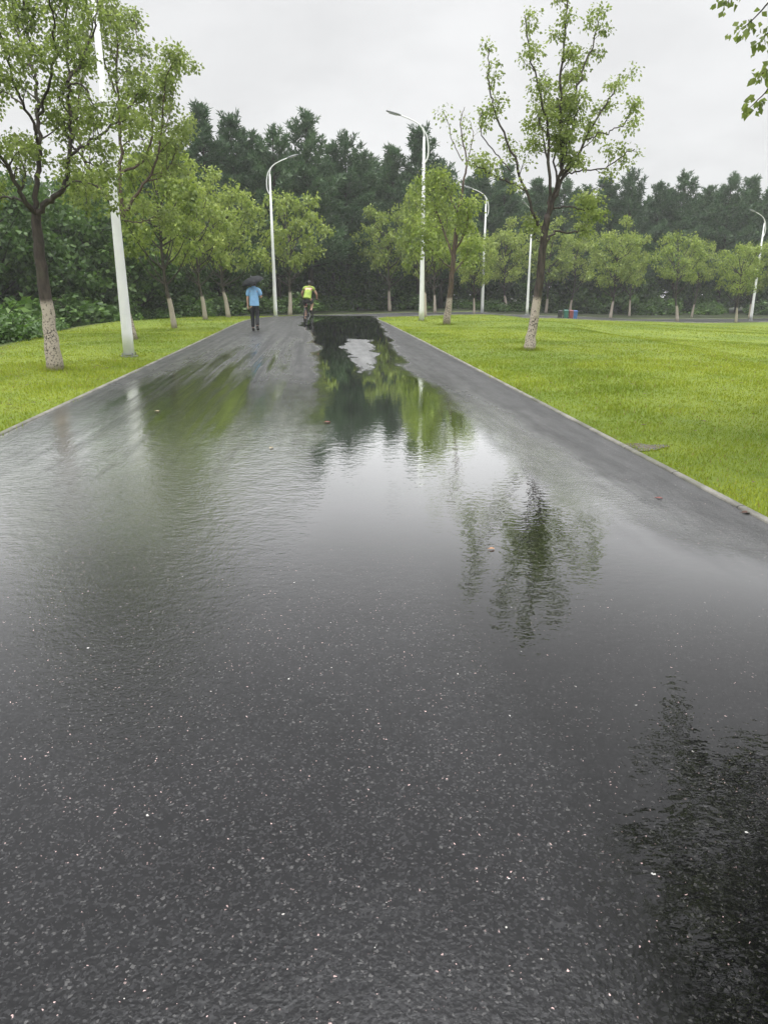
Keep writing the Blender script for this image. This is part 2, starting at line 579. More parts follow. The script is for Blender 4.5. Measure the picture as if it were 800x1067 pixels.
M['shoe'] = simple('shoe_leather', (0.014, 0.012, 0.012), 0.45, 0.1, 10)
M['eye'] = simple('eye_white', (0.6, 0.58, 0.55), 0.3, 0.02, 10)
M['bin_black'] = simple('bin_black', (0.018, 0.018, 0.02), 0.45, 0.1, 4)
M['bin_green'] = simple('bin_green', (0.03, 0.13, 0.10), 0.4, 0.1, 4)
M['bin_red'] = simple('bin_red', (0.20, 0.045, 0.055), 0.4, 0.1, 4)
M['bin_blue'] = simple('bin_blue', (0.04, 0.11, 0.32), 0.4, 0.1, 4)
M['label_white'] = simple('bin_label', (0.5, 0.52, 0.52), 0.5, 0.05, 4)
M['leaf_orange'] = simple('leaf_orange', (0.36, 0.19, 0.09), 0.35, 0.25, 40)
M['leaf_red'] = simple('leaf_red', (0.16, 0.035, 0.025), 0.35, 0.25, 40)
M['leaf_brown'] = simple('leaf_brown', (0.06, 0.028, 0.018), 0.4, 0.3, 40)
M['leaf_pale'] = simple('leaf_pale', (0.34, 0.27, 0.16), 0.4, 0.25, 40)


def water_material():
    m, g, b, out = material('muddy_water')
    P = g.n('ShaderNodeNewGeometry').outputs['Position']
    n = g.noise(P, 9.0, 4.0, 0.6)
    wet = g.ss(0.46, 0.54, n)
    g.put(b.inputs['Base Color'], g.mix(wet, (0.085, 0.070, 0.042), (0.05, 0.045, 0.035)))
    g.put(b.inputs['Roughness'], g.mixf(wet, 0.7, 0.16))
    b.inputs['IOR'].default_value = 1.9
    g.put(b.inputs['Specular IOR Level'], g.mixf(wet, 0.15, 0.9))
    g.put(b.inputs['Normal'], g.bump(g.noise(P, 30.0, 3.0), 0.5, 0.02))
    return m


M['water'] = water_material()

# ------------------------------------------------------------------ path centre line
ctrl = [(0.49, -6), (0.08, -1), (-0.35, 3.5), (-1.0, 11), (-1.95, 22), (-2.85, 32), (-3.30, 38), (-3.2, 43), (-1.9, 48),
        (1.2, 52.6), (6.0, 56.4), (12, 60.0), (20, 63.0), (32, 66), (50, 68.5), (80, 70), (130, 70)]


def smooth_line(pts, per=10):
    P = [np.array(p, float) for p in pts]
    P = [2 * P[0] - P[1]] + P + [2 * P[-1] - P[-2]]
    out = []
    for i in range(1, len(P) - 2):
        for k in range(per):
            t = k / per
            a, b, c, d = P[i - 1:i + 3]
            out.append(0.5 * ((2 * b) + (c - a) * t + (2 * a - 5 * b + 4 * c - d) * t * t + (3 * b - a - 3 * c + d) * t ** 3))
    out.append(P[-2])
    return np.array(out)


CL = smooth_line(ctrl, 8)
TAN = np.gradient(CL, axis=0); TAN /= np.linalg.norm(TAN, axis=1)[:, None]
NOR = np.stack([TAN[:, 1], -TAN[:, 0]], 1)      # towards the right-hand side
HALF = 2.97


def path_side(x, y):
    return (np.asarray(x) + 0.0883 * np.asarray(y) < 0) & (np.asarray(y) < 44)


def path_dist(x, y):
    """distance to the path's centre line, chunked"""
    x = np.atleast_1d(x); y = np.atleast_1d(y)
    res = np.empty(len(x))
    A = CL[:-1]; D = CL[1:] - CL[:-1]; L2 = (D ** 2).sum(1)
    for i in range(0, len(x), 4000):
        p = np.stack([x[i:i + 4000], y[i:i + 4000]], 1)[:, None, :]
        t = np.clip(((p - A) * D).sum(2) / L2, 0, 1)
        q = A + D * t[..., None]
        res[i:i + 4000] = np.sqrt(((p - q) ** 2).sum(2)).min(1)
    return res


def ribbon(name, offs, lift, mat, n_lat, kind='structure', wob=0.0):
    us = np.linspace(offs[0], offs[1], n_lat)
    vs = []
    for i in range(len(CL)):
        for k, w in enumerate(us):
            p = CL[i] + NOR[i] * (w + (wob * math.sin(i * 2.3) if k in (0, n_lat - 1) else 0))
            vs.append((p[0], p[1], Tz(p[0], p[1]) + lift))
    n = n_lat
    fs = [(i * n + k, i * n + k + 1, (i + 1) * n + k + 1, (i + 1) * n + k) for i in range(len(CL) - 1) for k in range(n - 1)]
    me = raw_mesh(name, np.array(vs), np.array(fs), mat, True)
    return tag(link(name, me), kind=kind)


HL = 3.30          # the left edge lies a little farther from the line than the right one
ribbon('path', (-HL, HALF), 0.0, M['asphalt'], 14)


def kerb(name, side):
    hw = HALF if side > 0 else HL
    w0, w1 = side * hw, side * (hw + 0.062)
    prof = [(w0, -0.06), (w0, 0.008), (w0 + side * 0.012, 0.016), (w1 - side * 0.012, 0.018), (w1, 0.010), (w1, -0.08)]
    vs = []
    for i in range(len(CL)):
        for w, h in prof:
            p = CL[i] + NOR[i] * w
            vs.append((p[0], p[1], Tz(p[0], p[1]) + h))
    n = len(prof)
    fs = [(i * n + k, i * n + k + 1, (i + 1) * n + k + 1, (i + 1) * n + k) for i in range(len(CL) - 1) for k in range(n - 1)]
    if side > 0:
        fs = [f[::-1] for f in fs]
    return tag(link(name, raw_mesh(name, np.array(vs), np.array(fs), M['kerb'])), kind='structure')


kerb('kerb', -1); kerb('kerb', 1)


# ------------------------------------------------------------------ ground
def wood_mask(x, y):
    """1 where the ground is woodland floor"""
    cr = np.interp(y, CRY, CRX)
    left = S(-0.3, 1.2, cr - x) * (1 - S(44, 50, y))
    # beyond the far side of the path
    d = path_dist(np.ravel(x), np.ravel(y)).reshape(np.shape(x))
    line = np.interp(x, CL[40:, 0], CL[40:, 1])
    cl_far = np.where(x < -4, 47.5 - (x + 4) * 0.05, line)
    far = S(3.6, 6.0, np.where(y > cl_far, np.minimum(d, 30), 0)) * (y > 44)
    return np.maximum(left, far)


gx = np.unique(np.concatenate([np.linspace(-160, -40, 25), np.arange(-40, 44, 0.75), np.linspace(44, 160, 25)]))
gy = np.unique(np.concatenate([np.linspace(-45, -6, 14), np.arange(-6, 80, 0.75), np.linspace(80, 200, 25)]))
GX, GY = np.meshgrid(gx, gy)
GZ = T(GX, GY) - 0.025
nx, ny = len(gx), len(gy)
idx = np.arange(nx * ny).reshape(ny, nx)
gf = np.stack([idx[:-1, :-1], idx[:-1, 1:], idx[1:, 1:], idx[1:, :-1]], -1).reshape(-1, 4)
me = raw_mesh('ground', np.stack([GX.ravel(), GY.ravel(), GZ.ravel()], 1), gf, M['lawn'], True)
at = me.attributes.new('wood', 'FLOAT', 'POINT')
at.data.foreach_set('value', wood_mask(GX, GY).astype(np.float32).ravel())
tag(link('ground', me), kind='structure')

# lawn turf: grass blades, dense near the camera
rg = np.random.default_rng(5)


def blades(n, r0, r1, hgt, wid, az0=-44, az1=44):
    r = np.sqrt(rg.uniform(r0 ** 2, r1 ** 2, n)); a = np.radians(rg.uniform(az0, az1, n))
    x = r * np.sin(a); y = r * np.cos(a)
    d = path_dist(x, y)
    keep = (d > np.where(path_side(x, y), HL, HALF) + np.where(path_side(x, y), 0.005, 0.03) + 0.035 * np.sin(x * 3.1 + y * 2.3) + 0.03 * np.sin(y * 7.1 + x)) & (wood_mask(x, y) < 0.4)
    keep &= (np.hypot(x - 2.60, y - 7.17) > 0.10) | (rg.uniform(size=len(x)) < 0.12)
    x, y, d = x[keep], y[keep], d[keep]
    n = len(x)
    clump = 0.65 + 0.5 * np.sin(x * 1.7 + np.sin(y * 1.3) * 2) * np.sin(y * 1.9 + np.sin(x * 1.1) * 2)
    h = hgt * rg.uniform(0.55, 1.25, n) * np.clip(clump, 0.45, 1.1)
    w = wid * rg.uniform(0.7, 1.3, n)
    th = rg.uniform(0, 2 * PI, n); lean = rg.uniform(0.1, 0.9, n) * h
    la = rg.uniform(0, 2 * PI, n)
    z = T(x, y) - 0.02
    dx, dy = np.cos(th) * w, np.sin(th) * w
    a_ = np.stack([x - dx, y - dy, z], 1); b_ = np.stack([x + dx, y + dy, z], 1)
    c_ = np.stack([x + np.cos(la) * lean, y + np.sin(la) * lean, z + h], 1)
    return np.stack([a_, b_, c_], 1).reshape(-1, 3)


BL = [blades(110000, 3.2, 9, 0.050, 0.0042), blades(140000, 9, 17, 0.052, 0.0065), blades(150000, 17, 30, 0.05, 0.010),
      blades(140000, 30, 64, 0.05, 0.016)]
def tufts(px, py, n, rad, hgt):
    """longer grass that the mower leaves round a trunk or a post"""
    c = ground(px, py)
    r = np.abs(rg.normal(0, rad, n)); a = rg.uniform(0, 2 * PI, n)
    x, y = c[0] + r * np.cos(a), c[1] + r * np.sin(a)
    z = T(x, y) - 0.02
    h = hgt * rg.uniform(0.4, 1.1, n) * np.exp(-r / (rad * 2.5)); w = 0.005 * rg.uniform(0.7, 1.4, n)
    th = rg.uniform(0, 2 * PI, n); la = rg.uniform(0, 2 * PI, n); le = h * rg.uniform(0.2, 0.8, n)
    dx, dy = np.cos(th) * w, np.sin(th) * w
    return np.stack([np.stack([x - dx, y - dy, z], 1), np.stack([x + dx, y + dy, z], 1), np.stack([x + np.cos(la) * le, y + np.sin(la) * le, z + h], 1)], 1).reshape(-1, 3)


BL += [tufts(551, 364, 1500, 0.22, 0.16), tufts(57, 385, 900, 0.20, 0.13), tufts(135, 371, 700, 0.18, 0.11), tufts(439, 334, 700, 0.25, 0.16), tufts(465, 338, 900, 0.25, 0.16),
       tufts(182, 339, 700, 0.3, 0.16), tufts(214, 329, 700, 0.35, 0.18)]
bv = np.concatenate(BL)
tag(link('grass', raw_mesh('grass', bv, np.arange(len(bv)).reshape(-1, 3), M['grass'])), kind='stuff')


# dry bits and leaves trodden into the lawn
def litter():
    vs = []; fs = []
    for i in range(900):
        r = math.sqrt(rg.uniform(16, 900)); a = rg.uniform(-0.6, 0.6)
        x, y = r * math.sin(a), r * math.cos(a)
        if path_dist(x, y)[0] < HL + 0.15 or wood_mask(np.array([x]), np.array([y]))[0] > 0.3:
            continue
        s = rg.uniform(0.015, 0.045); t = rg.uniform(0, 6.28); z = Tz(x, y) + 0.005 + rg.uniform(0, 0.02)
        c, s_ = math.cos(t), math.sin(t)
        o = len(vs)
        vs += [(x - c * s, y - s_ * s, z), (x - s_ * s * 0.4, y + c * s * 0.4, z + 0.008), (x + c * s, y + s_ * s, z), (x + s_ * s * 0.4, y - c * s * 0.4, z + 0.008)]
        fs.append((o, o + 1, o + 2, o + 3))
    tag(link('leaf_litter', raw_mesh('leaf_litter', np.array(vs), np.array(fs), M['leaf_brown'])), kind='stuff')


litter()


# ------------------------------------------------------------------ foliage
def leaf_quads(rng, centres, per, spread, size, aspect=0.34, droop=0.45, cent_dir=None, ball=False):
    """rhombic leaves round every centre -> (verts, faces)"""
    cs = np.repeat(np.asarray(centres), per, axis=0)
    n = len(cs)
    d = rng.normal(size=(n, 3)); d /= np.linalg.norm(d, axis=1)[:, None]
    rad = spread * rng.uniform(0.1, 1.0, n) ** (0.6 if ball else 0.9)
    p = cs + d * rad[:, None] * np.array((1, 1, 0.75))
    out = d * 0.8 + rng.normal(size=(n, 3)) * 0.5
    out[:, 2] -= droop
    out /= np.linalg.norm(out, axis=1)[:, None]
    side = np.cross(out, rng.normal(size=(n, 3)) + np.array((0, 0, 0.8)))
    side /= np.linalg.norm(side, axis=1)[:, None] + 1e-9
    nrm = np.cross(side, out)
    L = size * rng.uniform(0.65, 1.25, n); W = L * aspect
    a = p; c = p + out * L[:, None] - nrm * (L * 0.12)[:, None]
    m_ = p + out * (L * 0.45)[:, None]
    b = m_ + side * W[:, None] + nrm * (W * 0.25)[:, None]
    e = m_ - side * W[:, None] + nrm * (W * 0.25)[:, None]
    v = np.stack([a, b, c, e], 1).reshape(-1, 3)
    return v


def quads(n):
    return np.arange(n * 4).reshape(-1, 4)


def unit(v):
    return v / (np.linalg.norm(v) + 1e-9)


def along(pts, t):
    pts = np.asarray(pts)
    seg = np.linalg.norm(np.diff(pts, axis=0), axis=1)
    cum = np.concatenate([[0], np.cumsum(seg)])
    s = t * cum[-1]
    i = min(np.searchsorted(cum, s, side='right') - 1, len(seg) - 1)
    f = (s - cum[i]) / max(seg[i], 1e-6)
    return pts[i] + (pts[i + 1] - pts[i]) * f, unit(pts[i + 1] - pts[i]), cum[-1]


def branch_out(rng, mb, tips, pts, r0, r1, n_sub, length, t0=0.3, twigs=3, up=0.25, bare=0.0, spread_ang=0.9):
    """side branches and twigs on a limb; twig ends are collected in tips"""
    for i in range(n_sub):
        t = t0 + (1 - t0) * (i + rng.uniform(0.1, 0.9)) / n_sub
        p, tg, L = along(pts, t)
        rr = r0 + (r1 - r0) * t
        dv = rng.normal(size=3); dv -= tg * dv.dot(tg)
        d = unit(tg * rng.uniform(0.4, 0.9) + unit(dv) * spread_ang + np.array((0, 0, up)))
        ln = length * rng.uniform(0.55, 1.15) * (1.15 - 0.55 * t)
        q = [p]
        for k in range(3):
            d = unit(d + rng.normal(size=3) * 0.18 + np.array((0, 0, 0.06)))
            q.append(q[-1] + d * ln / 3)
        rb = max(rr * 0.5, 0.006)
        mb.tube(q, [rb, rb * 0.75, rb * 0.5, 0.004], 5, cap=False)
        tips.append(q[-1])
        for k in range(twigs):
            p2, tg2, _ = along(q, rng.uniform(0.35, 0.95))
            dv = rng.normal(size=3)
            d2 = unit(tg2 * 0.6 + unit(dv) * 0.9 + np.array((0, 0, 0.15)))
            e = p2 + d2 * ln * rng.uniform(0.3, 0.55)
            mb.tube([p2, (p2 + e) / 2 + np.array((0, 0, 0.02)), e], [rb * 0.4, rb * 0.3, 0.003], 4, cap=False)
            tips.append(e)
    if rng.uniform() > bare:
        tips.append(np.asarray(pts[-1]))


def hand_tree(name, seed, base_px, Y, trunk_px, limbs_px, label, leaf, bark, per=22, spread=0.30, size=0.15, sub=7, sublen=0.7,
              twigs=3, group=None, base_r=0.12, drift=1.1, extra=None, thin=1.0, gap=None):
    """a tree traced from the photograph, with its own depth: every limb also leans towards or away from the viewer"""
    rng = np.random.default_rng(seed)
    b = ground(*base_px) if Y is None else at_y(*base_px, Y)
    Y0 = b[1]
    b[2] = Tz(b[0], b[1]) - 0.05
    root = thing(name, tuple(b), label, 'tree', group)
    mb = MB(); tips = []
    tp = [at_y(px, py, Y0) - b for px, py in trunk_px]
    tp[0] = np.array((tp[0][0], 0, 0.0))
    n = len(tp)
    rad = [base_r * (1 - 0.42 * i / (n - 1)) for i in range(n)]
    rad[0] *= 1.3
    fine = smooth3(tp, 4); fr = np.interp(np.linspace(0, 1, len(fine)), np.linspace(0, 1, n), rad)
    fine = fine + rng.normal(size=fine.shape) * base_r * 0.06
    mb.tube(fine, list(fr), 12)
    for lp in limbs_px:
        path, r0 = lp[0], lp[1]
        dr = rng.uniform(-1, 1) if len(lp) < 3 else lp[2]
        k = len(path)
        q = []
        for i, (px, py) in enumerate(path):
            q.append(at_y(px, py, Y0 + dr * drift * (i / (k - 1)) ** 1.1) - b)
        q = smooth3(q, 4)
        q[1:] += rng.normal(size=q[1:].shape) * 0.02
        rr = np.linspace(r0, max(0.010, r0 * 0.16), len(q))
        mb.tube(q, list(rr), 7, cap=False)
        kw = lp[3] if len(lp) > 3 else {}
        mine = []
        branch_out(rng, mb, mine, q, rr[0], rr[-1], kw.get('sub', sub), kw.get('len', sublen), kw.get('t0', 0.3), kw.get('twigs', twigs))
        kp = kw.get('keep', 1.0)
        tips += [t_ for t_ in mine if kp >= 1 or rng.uniform() < kp]
    mb.build('trunk', bark, root, smooth=True)
    tips = np.array(tips)
    if gap is not None:      # a gap between boughs along a line of the picture
        w = tips + b - CAM
        f = w[:, 1] * ct - w[:, 2] * st
        qx = CX + F_PX * w[:, 0] / f; qy = CY - F_PX * (w[:, 1] * st + w[:, 2] * ct) / f
        lx = gap[0] + (qy - gap[1]) * gap[2]
        tips = tips[~((np.abs(qx - lx) < gap[3]) & (qy < gap[4]) & (rng.uniform(size=len(qx)) < 0.85))]
    if thin < 1:
        tips = tips[rng.uniform(size=len(tips)) < thin]
    v = leaf_quads(rng, tips, per, spread, size)
    link('crown', raw_mesh('crown', v, quads(len(v) // 4), leaf), root)
    return root


def smooth3(pts, per):
    P = [np.asarray(p, float) for p in pts]
    if len(P) < 3:
        return np.array(P)
    P = [2 * P[0] - P[1]] + P + [2 * P[-1] - P[-2]]
    out = []
    for i in range(1, len(P) - 2):
        for k in range(per):
            t = k / per
            a, b, c, d = P[i - 1:i + 3]
            out.append(0.5 * ((2 * b) + (c - a) * t + (2 * a - 5 * b + 4 * c - d) * t * t + (3 * b - a - 3 * c + d) * t ** 3))
    out.append(P[-2])
    return np.array(out)


# the tall thin tree on the right-hand lawn
hand_tree('park_tree', 11, (551, 364), None,
          [(551, 366), (554, 345), (560, 310), (564, 270), (567, 242), (570, 224)],
          [([(570, 226), (577, 207), (581, 192), (585, 165), (584, 132), (583, 91), (586, 55), (590, 16), (592, -12)], 0.062, 0.1, {'sub': 13, 't0': 0.2}),
           ([(581, 194), (590, 179), (609, 148), (623, 121), (638, 96), (645, 78)], 0.040, 0.8, {'sub': 9, 'keep': 0.6}),
           ([(571, 222), (573, 195), (571, 143), (567, 118), (560, 91), (552, 55), (546, 14)], 0.042, -0.7, {'sub': 11, 'keep': 0.65}),
           ([(566, 240), (557, 224), (546, 198), (538, 170), (527, 146), (516, 115), (509, 94), (508, 66), (510, 50)], 0.040, 0.4, {'sub': 8, 't0': 0.3, 'len': 0.42, 'keep': 0.6}),
           ([(546, 198), (527, 188), (507, 179), (494, 170)], 0.024, -0.6, {'sub': 5, 'len': 0.4, 'keep': 0.6}),
           ([(532, 178), (520, 164), (505, 148), (499, 130), (502, 117)], 0.016, 0.9, {'sub': 2, 'len': 0.35, 't0': 0.6, 'twigs': 2}),
           ([(583, 188), (595, 180), (606, 177), (628, 175), (645, 165), (661, 154)], 0.022, -0.5, {'sub': 5, 't0': 0.45, 'len': 0.40, 'keep': 0.6}),
           ([(586, 150), (598, 96), (606, 80), (612, 60), (620, 36), (624, 14)], 0.030, 0.6, {'sub': 9, 'keep': 0.6}),
           ([(609, 146), (622, 140), (636, 137), (648, 131), (655, 120), (661, 108)], 0.016, -0.8, {'sub': 4, 't0': 0.5, 'len': 0.3, 'keep': 0.5}),
           ([(569, 252), (575, 243), (590, 242), (603, 240), (612, 230), (617, 218)], 0.03, 0.8, {'sub': 5, 't0': 0.45, 'len': 0.5}),
           ([(577, 218), (586, 215), (598, 216), (612, 219), (622, 212)], 0.02, -0.9, {'sub': 4, 't0': 0.4, 'len': 0.45}),
           ([(575, 205), (588, 168), (596, 135), (604, 108)], 0.03, -0.2, {'sub': 9, 't0': 0.25, 'len': 0.55}),
           ([(580, 196), (578, 160), (584, 128), (580, 100)], 0.026, 0.6, {'sub': 8, 't0': 0.2, 'len': 0.5}),
           ([(573, 190), (566, 150), (562, 125), (568, 100)], 0.028, 0.9, {'sub': 8, 't0': 0.25}),
           ([(564, 252), (558, 247), (552, 238)], 0.014, 0.2, {'sub': 2, 'len': 0.3})],
          'tall slender open-crowned tree leaning on the right lawn, its top cut by the picture',
          M['leaf_near'], M['bark_near'], per=30, spread=0.24, size=0.080, sublen=0.44, base_r=0.125, group='lime-washed park trees')

# the big tree at the left edge
hand_tree('park_tree', 12, (57, 385), None,
          [(58, 387), (52, 340), (46, 295), (41, 260), (38, 232), (37, 220)],
          [([(37, 224), (50, 211), (63, 200), (70, 178), (74, 150), (72, 112), (71, 75), (71, 25), (69, -25)], 0.060, 0.2, {'sub': 14, 't0': 0.25}),
           ([(37, 222), (29, 212), (19, 195), (5, 168), (-15, 150), (-40, 125)], 0.055, -0.5, {'sub': 10}),
           ([(37, 220), (39, 190), (41, 160), (41, 125), (38, 92), (36, 72), (30, 37), (24, 0), (20, -40)], 0.050, 0.7, {'sub': 13, 't0': 0.25}),
           ([(40, 150), (35, 132), (25, 107), (14, 80), (2, 42), (-6, 10)], 0.03, -0.7, {'sub': 9}),
           ([(25, 110), (14, 101), (0, 96), (-20, 88)], 0.016, 0.5, {'sub': 4}),
           ([(73, 162), (95, 147), (117, 130), (134, 112), (145, 98)], 0.030, 0.8, {'sub': 8, 't0': 0.25}),
           ([(71, 92), (84, 88), (97, 108), (106, 120)], 0.018, -0.3, {'sub': 4}),
           ([(71, 85), (82, 70), (92, 50), (100, 20), (103, -12)], 0.028, 0.7, {'sub': 8}),
           ([(40, 120), (50, 95), (58, 60), (56, 25), (52, -20)], 0.028, -0.9, {'sub': 9}),
           ([(36, 75), (25, 45), (12, 20), (4, -20)], 0.022, 0.9, {'sub': 7}),
           ([(64, 198), (80, 190), (96, 192), (108, 204)], 0.020, -0.8, {'sub': 5}),
           ([(30, 212), (12, 205), (-6, 206), (-26, 196)], 0.022, 0.6, {'sub': 6}),
           ([(22, 198), (26, 180), (20, 160), (24, 150)], 0.022, 0.4, {'sub': 6}),
           ([(74, 150), (88, 165), (100, 172), (112, 168)], 0.018, 0.0, {'sub': 5})],
          'large spreading tree at the far left with a dark forked trunk, whitewashed below',
          M['leaf_near'], M['bark_near'], per=30, spread=0.25, size=0.072, sublen=0.52, base_r=0.125, drift=1.5, gap=(135, 371, 0.1, 9, 122), group='lime-washed park trees')

# the tree half hidden by the first lamp post
hand_tree('park_tree', 13, (140, 353), None,
          [(140, 355), (131, 318), (126, 290), (123, 250), (124, 222)],
          [([(128, 224), (112, 206), (96, 182), (86, 158), (81, 120), (86, 80), (84, 50)], 0.055, 0.6, {'sub': 11}),
           ([(128, 222), (126, 190), (125, 150), (124, 110), (122, 60), (121, 15), (120, -10)], 0.060, 0.0, {'sub': 14}),
           ([(129, 226), (140, 207), (153, 187), (166, 157), (170, 122), (174, 80), (184, 60)], 0.05, -0.6, {'sub': 12}),
           ([(127, 180), (150, 168), (160, 132), (151, 90), (146, 50), (140, 18)], 0.04, 0.9, {'sub': 12}),
           ([(150, 190), (166, 186), (178, 170), (188, 140)], 0.024, 0.2, {'sub': 7}),
           ([(165, 150), (178, 120), (182, 90), (188, 66)], 0.02, 0.9, {'sub': 6}),
           ([(110, 204), (96, 206), (84, 200), (78, 188)], 0.022, -0.8, {'sub': 6}),
           ([(130, 230), (146, 232), (158, 226), (170, 230)], 0.022, 0.8, {'sub': 6}),
           ([(122, 100), (108, 60), (104, 30), (100, 0)], 0.026, -0.8, {'sub': 8})],
          'leafy tree standing behind the nearest white lamp post, its trunk mostly hidden by it',
          M['leaf_near'], M['bark_red'], per=30, spread=0.32, size=0.105, sublen=0.8, base_r=0.095, drift=1.6, group='lime-washed park trees')

# the tree with a nearly bare top beside the tall lamp in the middle
hand_tree('park_tree', 14, (465, 338), None,
          [(465, 340), (469, 305), (472, 272), (476, 236), (480, 207)],
          [([(480, 209), (484, 185), (486, 168), (482, 148), (480, 124), (484, 112)], 0.05, 0.1, {'sub': 4, 'len': 0.55, 't0': 0.5, 'twigs': 2, 'keep': 0.4}),
           ([(485, 176), (490, 155), (493, 142), (489, 125)], 0.02, 0.6, {'sub': 3, 'len': 0.4, 'twigs': 2, 'keep': 0.3}),
           ([(482, 168), (472, 150), (468, 135), (464, 120)], 0.018, -0.5, {'sub': 2, 'len': 0.5, 'twigs': 2, 't0': 0.7, 'keep': 0.5}),
           ([(472, 270), (462, 240), (452, 215), (448, 195)], 0.045, 0.6, {'sub': 13, 'len': 1.0}),
           ([(473, 262), (482, 248), (487, 232), (484, 215)], 0.045, -0.6, {'sub': 12, 'len': 0.6}),
           ([(471, 280), (456, 268), (446, 255), (442, 235)], 0.035, -0.9, {'sub': 12, 'len': 0.9}),
           ([(470, 285), (482, 274), (488, 264), (491, 254)], 0.035, 0.9, {'sub': 11, 'len': 0.6}),
           ([(478, 225), (468, 205), (460, 190), (456, 182)], 0.03, 0.3, {'sub': 9, 'len': 0.7})],
          'bushy tree with a nearly bare twiggy top, right beside the tall middle lamp post',
          M['leaf_park'], M['bark_red'], per=17, spread=0.42, size=0.13, sublen=0.8, base_r=0.125, drift=1.6, group='lime-washed park trees')


def overhang_tree():
    """tree just outside the frame on the right; its lowest twigs hang into the top corner and it is mirrored in the wet path"""
    rng = np.random.default_rng(77)
    bx, by = 6.1, 7.0
    b = np.array((bx, by, Tz(bx, by) - 0.05))
    root = thing('park_tree', tuple(b), 'tree right of the picture whose hanging twigs reach into the top right corner', 'tree', 'lime-washed park trees')
    mb = MB(); tips = []
    tr = smooth3([(0, 0, 0), (0.02, 0, 1.2), (-0.08, 0.03, 2.4), (-0.15, 0, 3.2)], 4)
    mb.tube(tr, list(np.linspace(0.15, 0.10, len(tr))), 12)
    top = np.array((-0.15, 0, 3.15))
    for i in range(11):
        a = 2 * PI * i / 11 + rng.uniform(-0.2, 0.2)
        inc = rng.uniform(0.55, 1.25)
        L = rng.uniform(2.6, 3.6)
        d = np.array((math.cos(a) * math.cos(inc), math.sin(a) * math.cos(inc), math.sin(inc)))
        q = [top, top + d * L * 0.35 + np.array((0, 0, 0.1)), top + d * L * 0.7 + np.array((0, 0, 0.2)), top + d * L]
        q = smooth3(q, 4)
        rr = np.linspace(0.055, 0.012, len(q))
        mb.tube(q, list(rr), 7, cap=False)
        branch_out(rng, mb, tips, q, 0.055, 0.012, 11, 0.95, 0.25)
    # limbs that reach over the path
    for d, L in (((-0.86, -0.35, 0.62), 4.3), ((-0.78, -0.55, 0.75), 4.0), ((-0.9, 0.15, 0.8), 4.0), ((-0.55, -0.7, 0.6), 3.6), ((-0.88, -0.62, 0.62), 5.2), ((-0.80, -0.80, 0.55), 5.4), ((-0.95, -0.40, 0.85), 4.8)):
        d = unit(np.array(d))
        q = smooth3([top, top + d * L * 0.4 + np.array((0, 0, 0.15)), top + d * L * 0.75 + np.array((0, 0, 0.2)), top + d * L], 4)
        mb.tube(q, list(np.linspace(0.06, 0.012, len(q))), 7, cap=False)
        branch_out(rng, mb, tips, q, 0.06, 0.012, 13, 0.95, 0.35)
    # drooping twigs seen in the corner
    for path in ([(860, -40), (806, -2), (792, 12), (780, 24), (771, 30)], [(870, 10), (815, 60), (800, 92), (788, 105), (781, 112)], [(845, -60), (800, -30), (768, -10), (756, 4)],
                 [(880, 0), (830, 20), (800, 34), (793, 44)], [(870, 20), (812, 66), (798, 74), (789, 80)]):
        q = [top + np.array((-0.3, -0.2, 0.1))] if False else []
        for i, (px, py) in enumerate(path):
            q.append(at_y(px, py, 7.0 + 0.15 * i) - b)
        q = smooth3(q, 4)
        mb.tube([top * 0.6 + q[0] * 0.4 + np.array((0, 0, 0.25)), q[0]], [0.02, 0.009], 5, cap=False)
        mb.tube([top, top * 0.6 + q[0] * 0.4 + np.array((0, 0, 0.25))], [0.035, 0.02], 5, cap=False)
        mb.tube(q, list(np.linspace(0.009, 0.003, len(q))), 5, cap=False)
        low = [q[-1], q[-3], q[-6]]
        low_tips.extend(low)
    mb.build('trunk', M['bark_near'], root, smooth=True)
    # keep the crown itself above the picture's corner
    tips = np.array(tips)
    w = tips + b
    el = np.degrees(np.arctan2(w[:, 2] - 1.5, np.hypot(w[:, 0], w[:, 1])))
    az = np.degrees(np.arctan2(w[:, 0], w[:, 1]))
    f = w[:, 1] * ct - (w[:, 2] - 1.5) * st
    qx = CX + F_PX * w[:, 0] / np.maximum(f, 0.1); qy = CY - F_PX * (w[:, 1] * st + (w[:, 2] - 1.5) * ct) / np.maximum(f, 0.1)
    tips = tips[((qy < -22) | (qx > 830) | (f < 0.3)) & (az > 17.5)]
    v = np.concatenate([leaf_quads(rng, tips[rng.uniform(size=len(tips)) < 0.70], 24, 0.22, 0.11), leaf_quads(rng, np.array(low_tips), 12, 0.11, 0.062, 0.40, 1.1)])
    link('crown', raw_mesh('crown', v, quads(len(v) // 4), M['leaf_near']), root)


low_tips = []
overhang_tree()


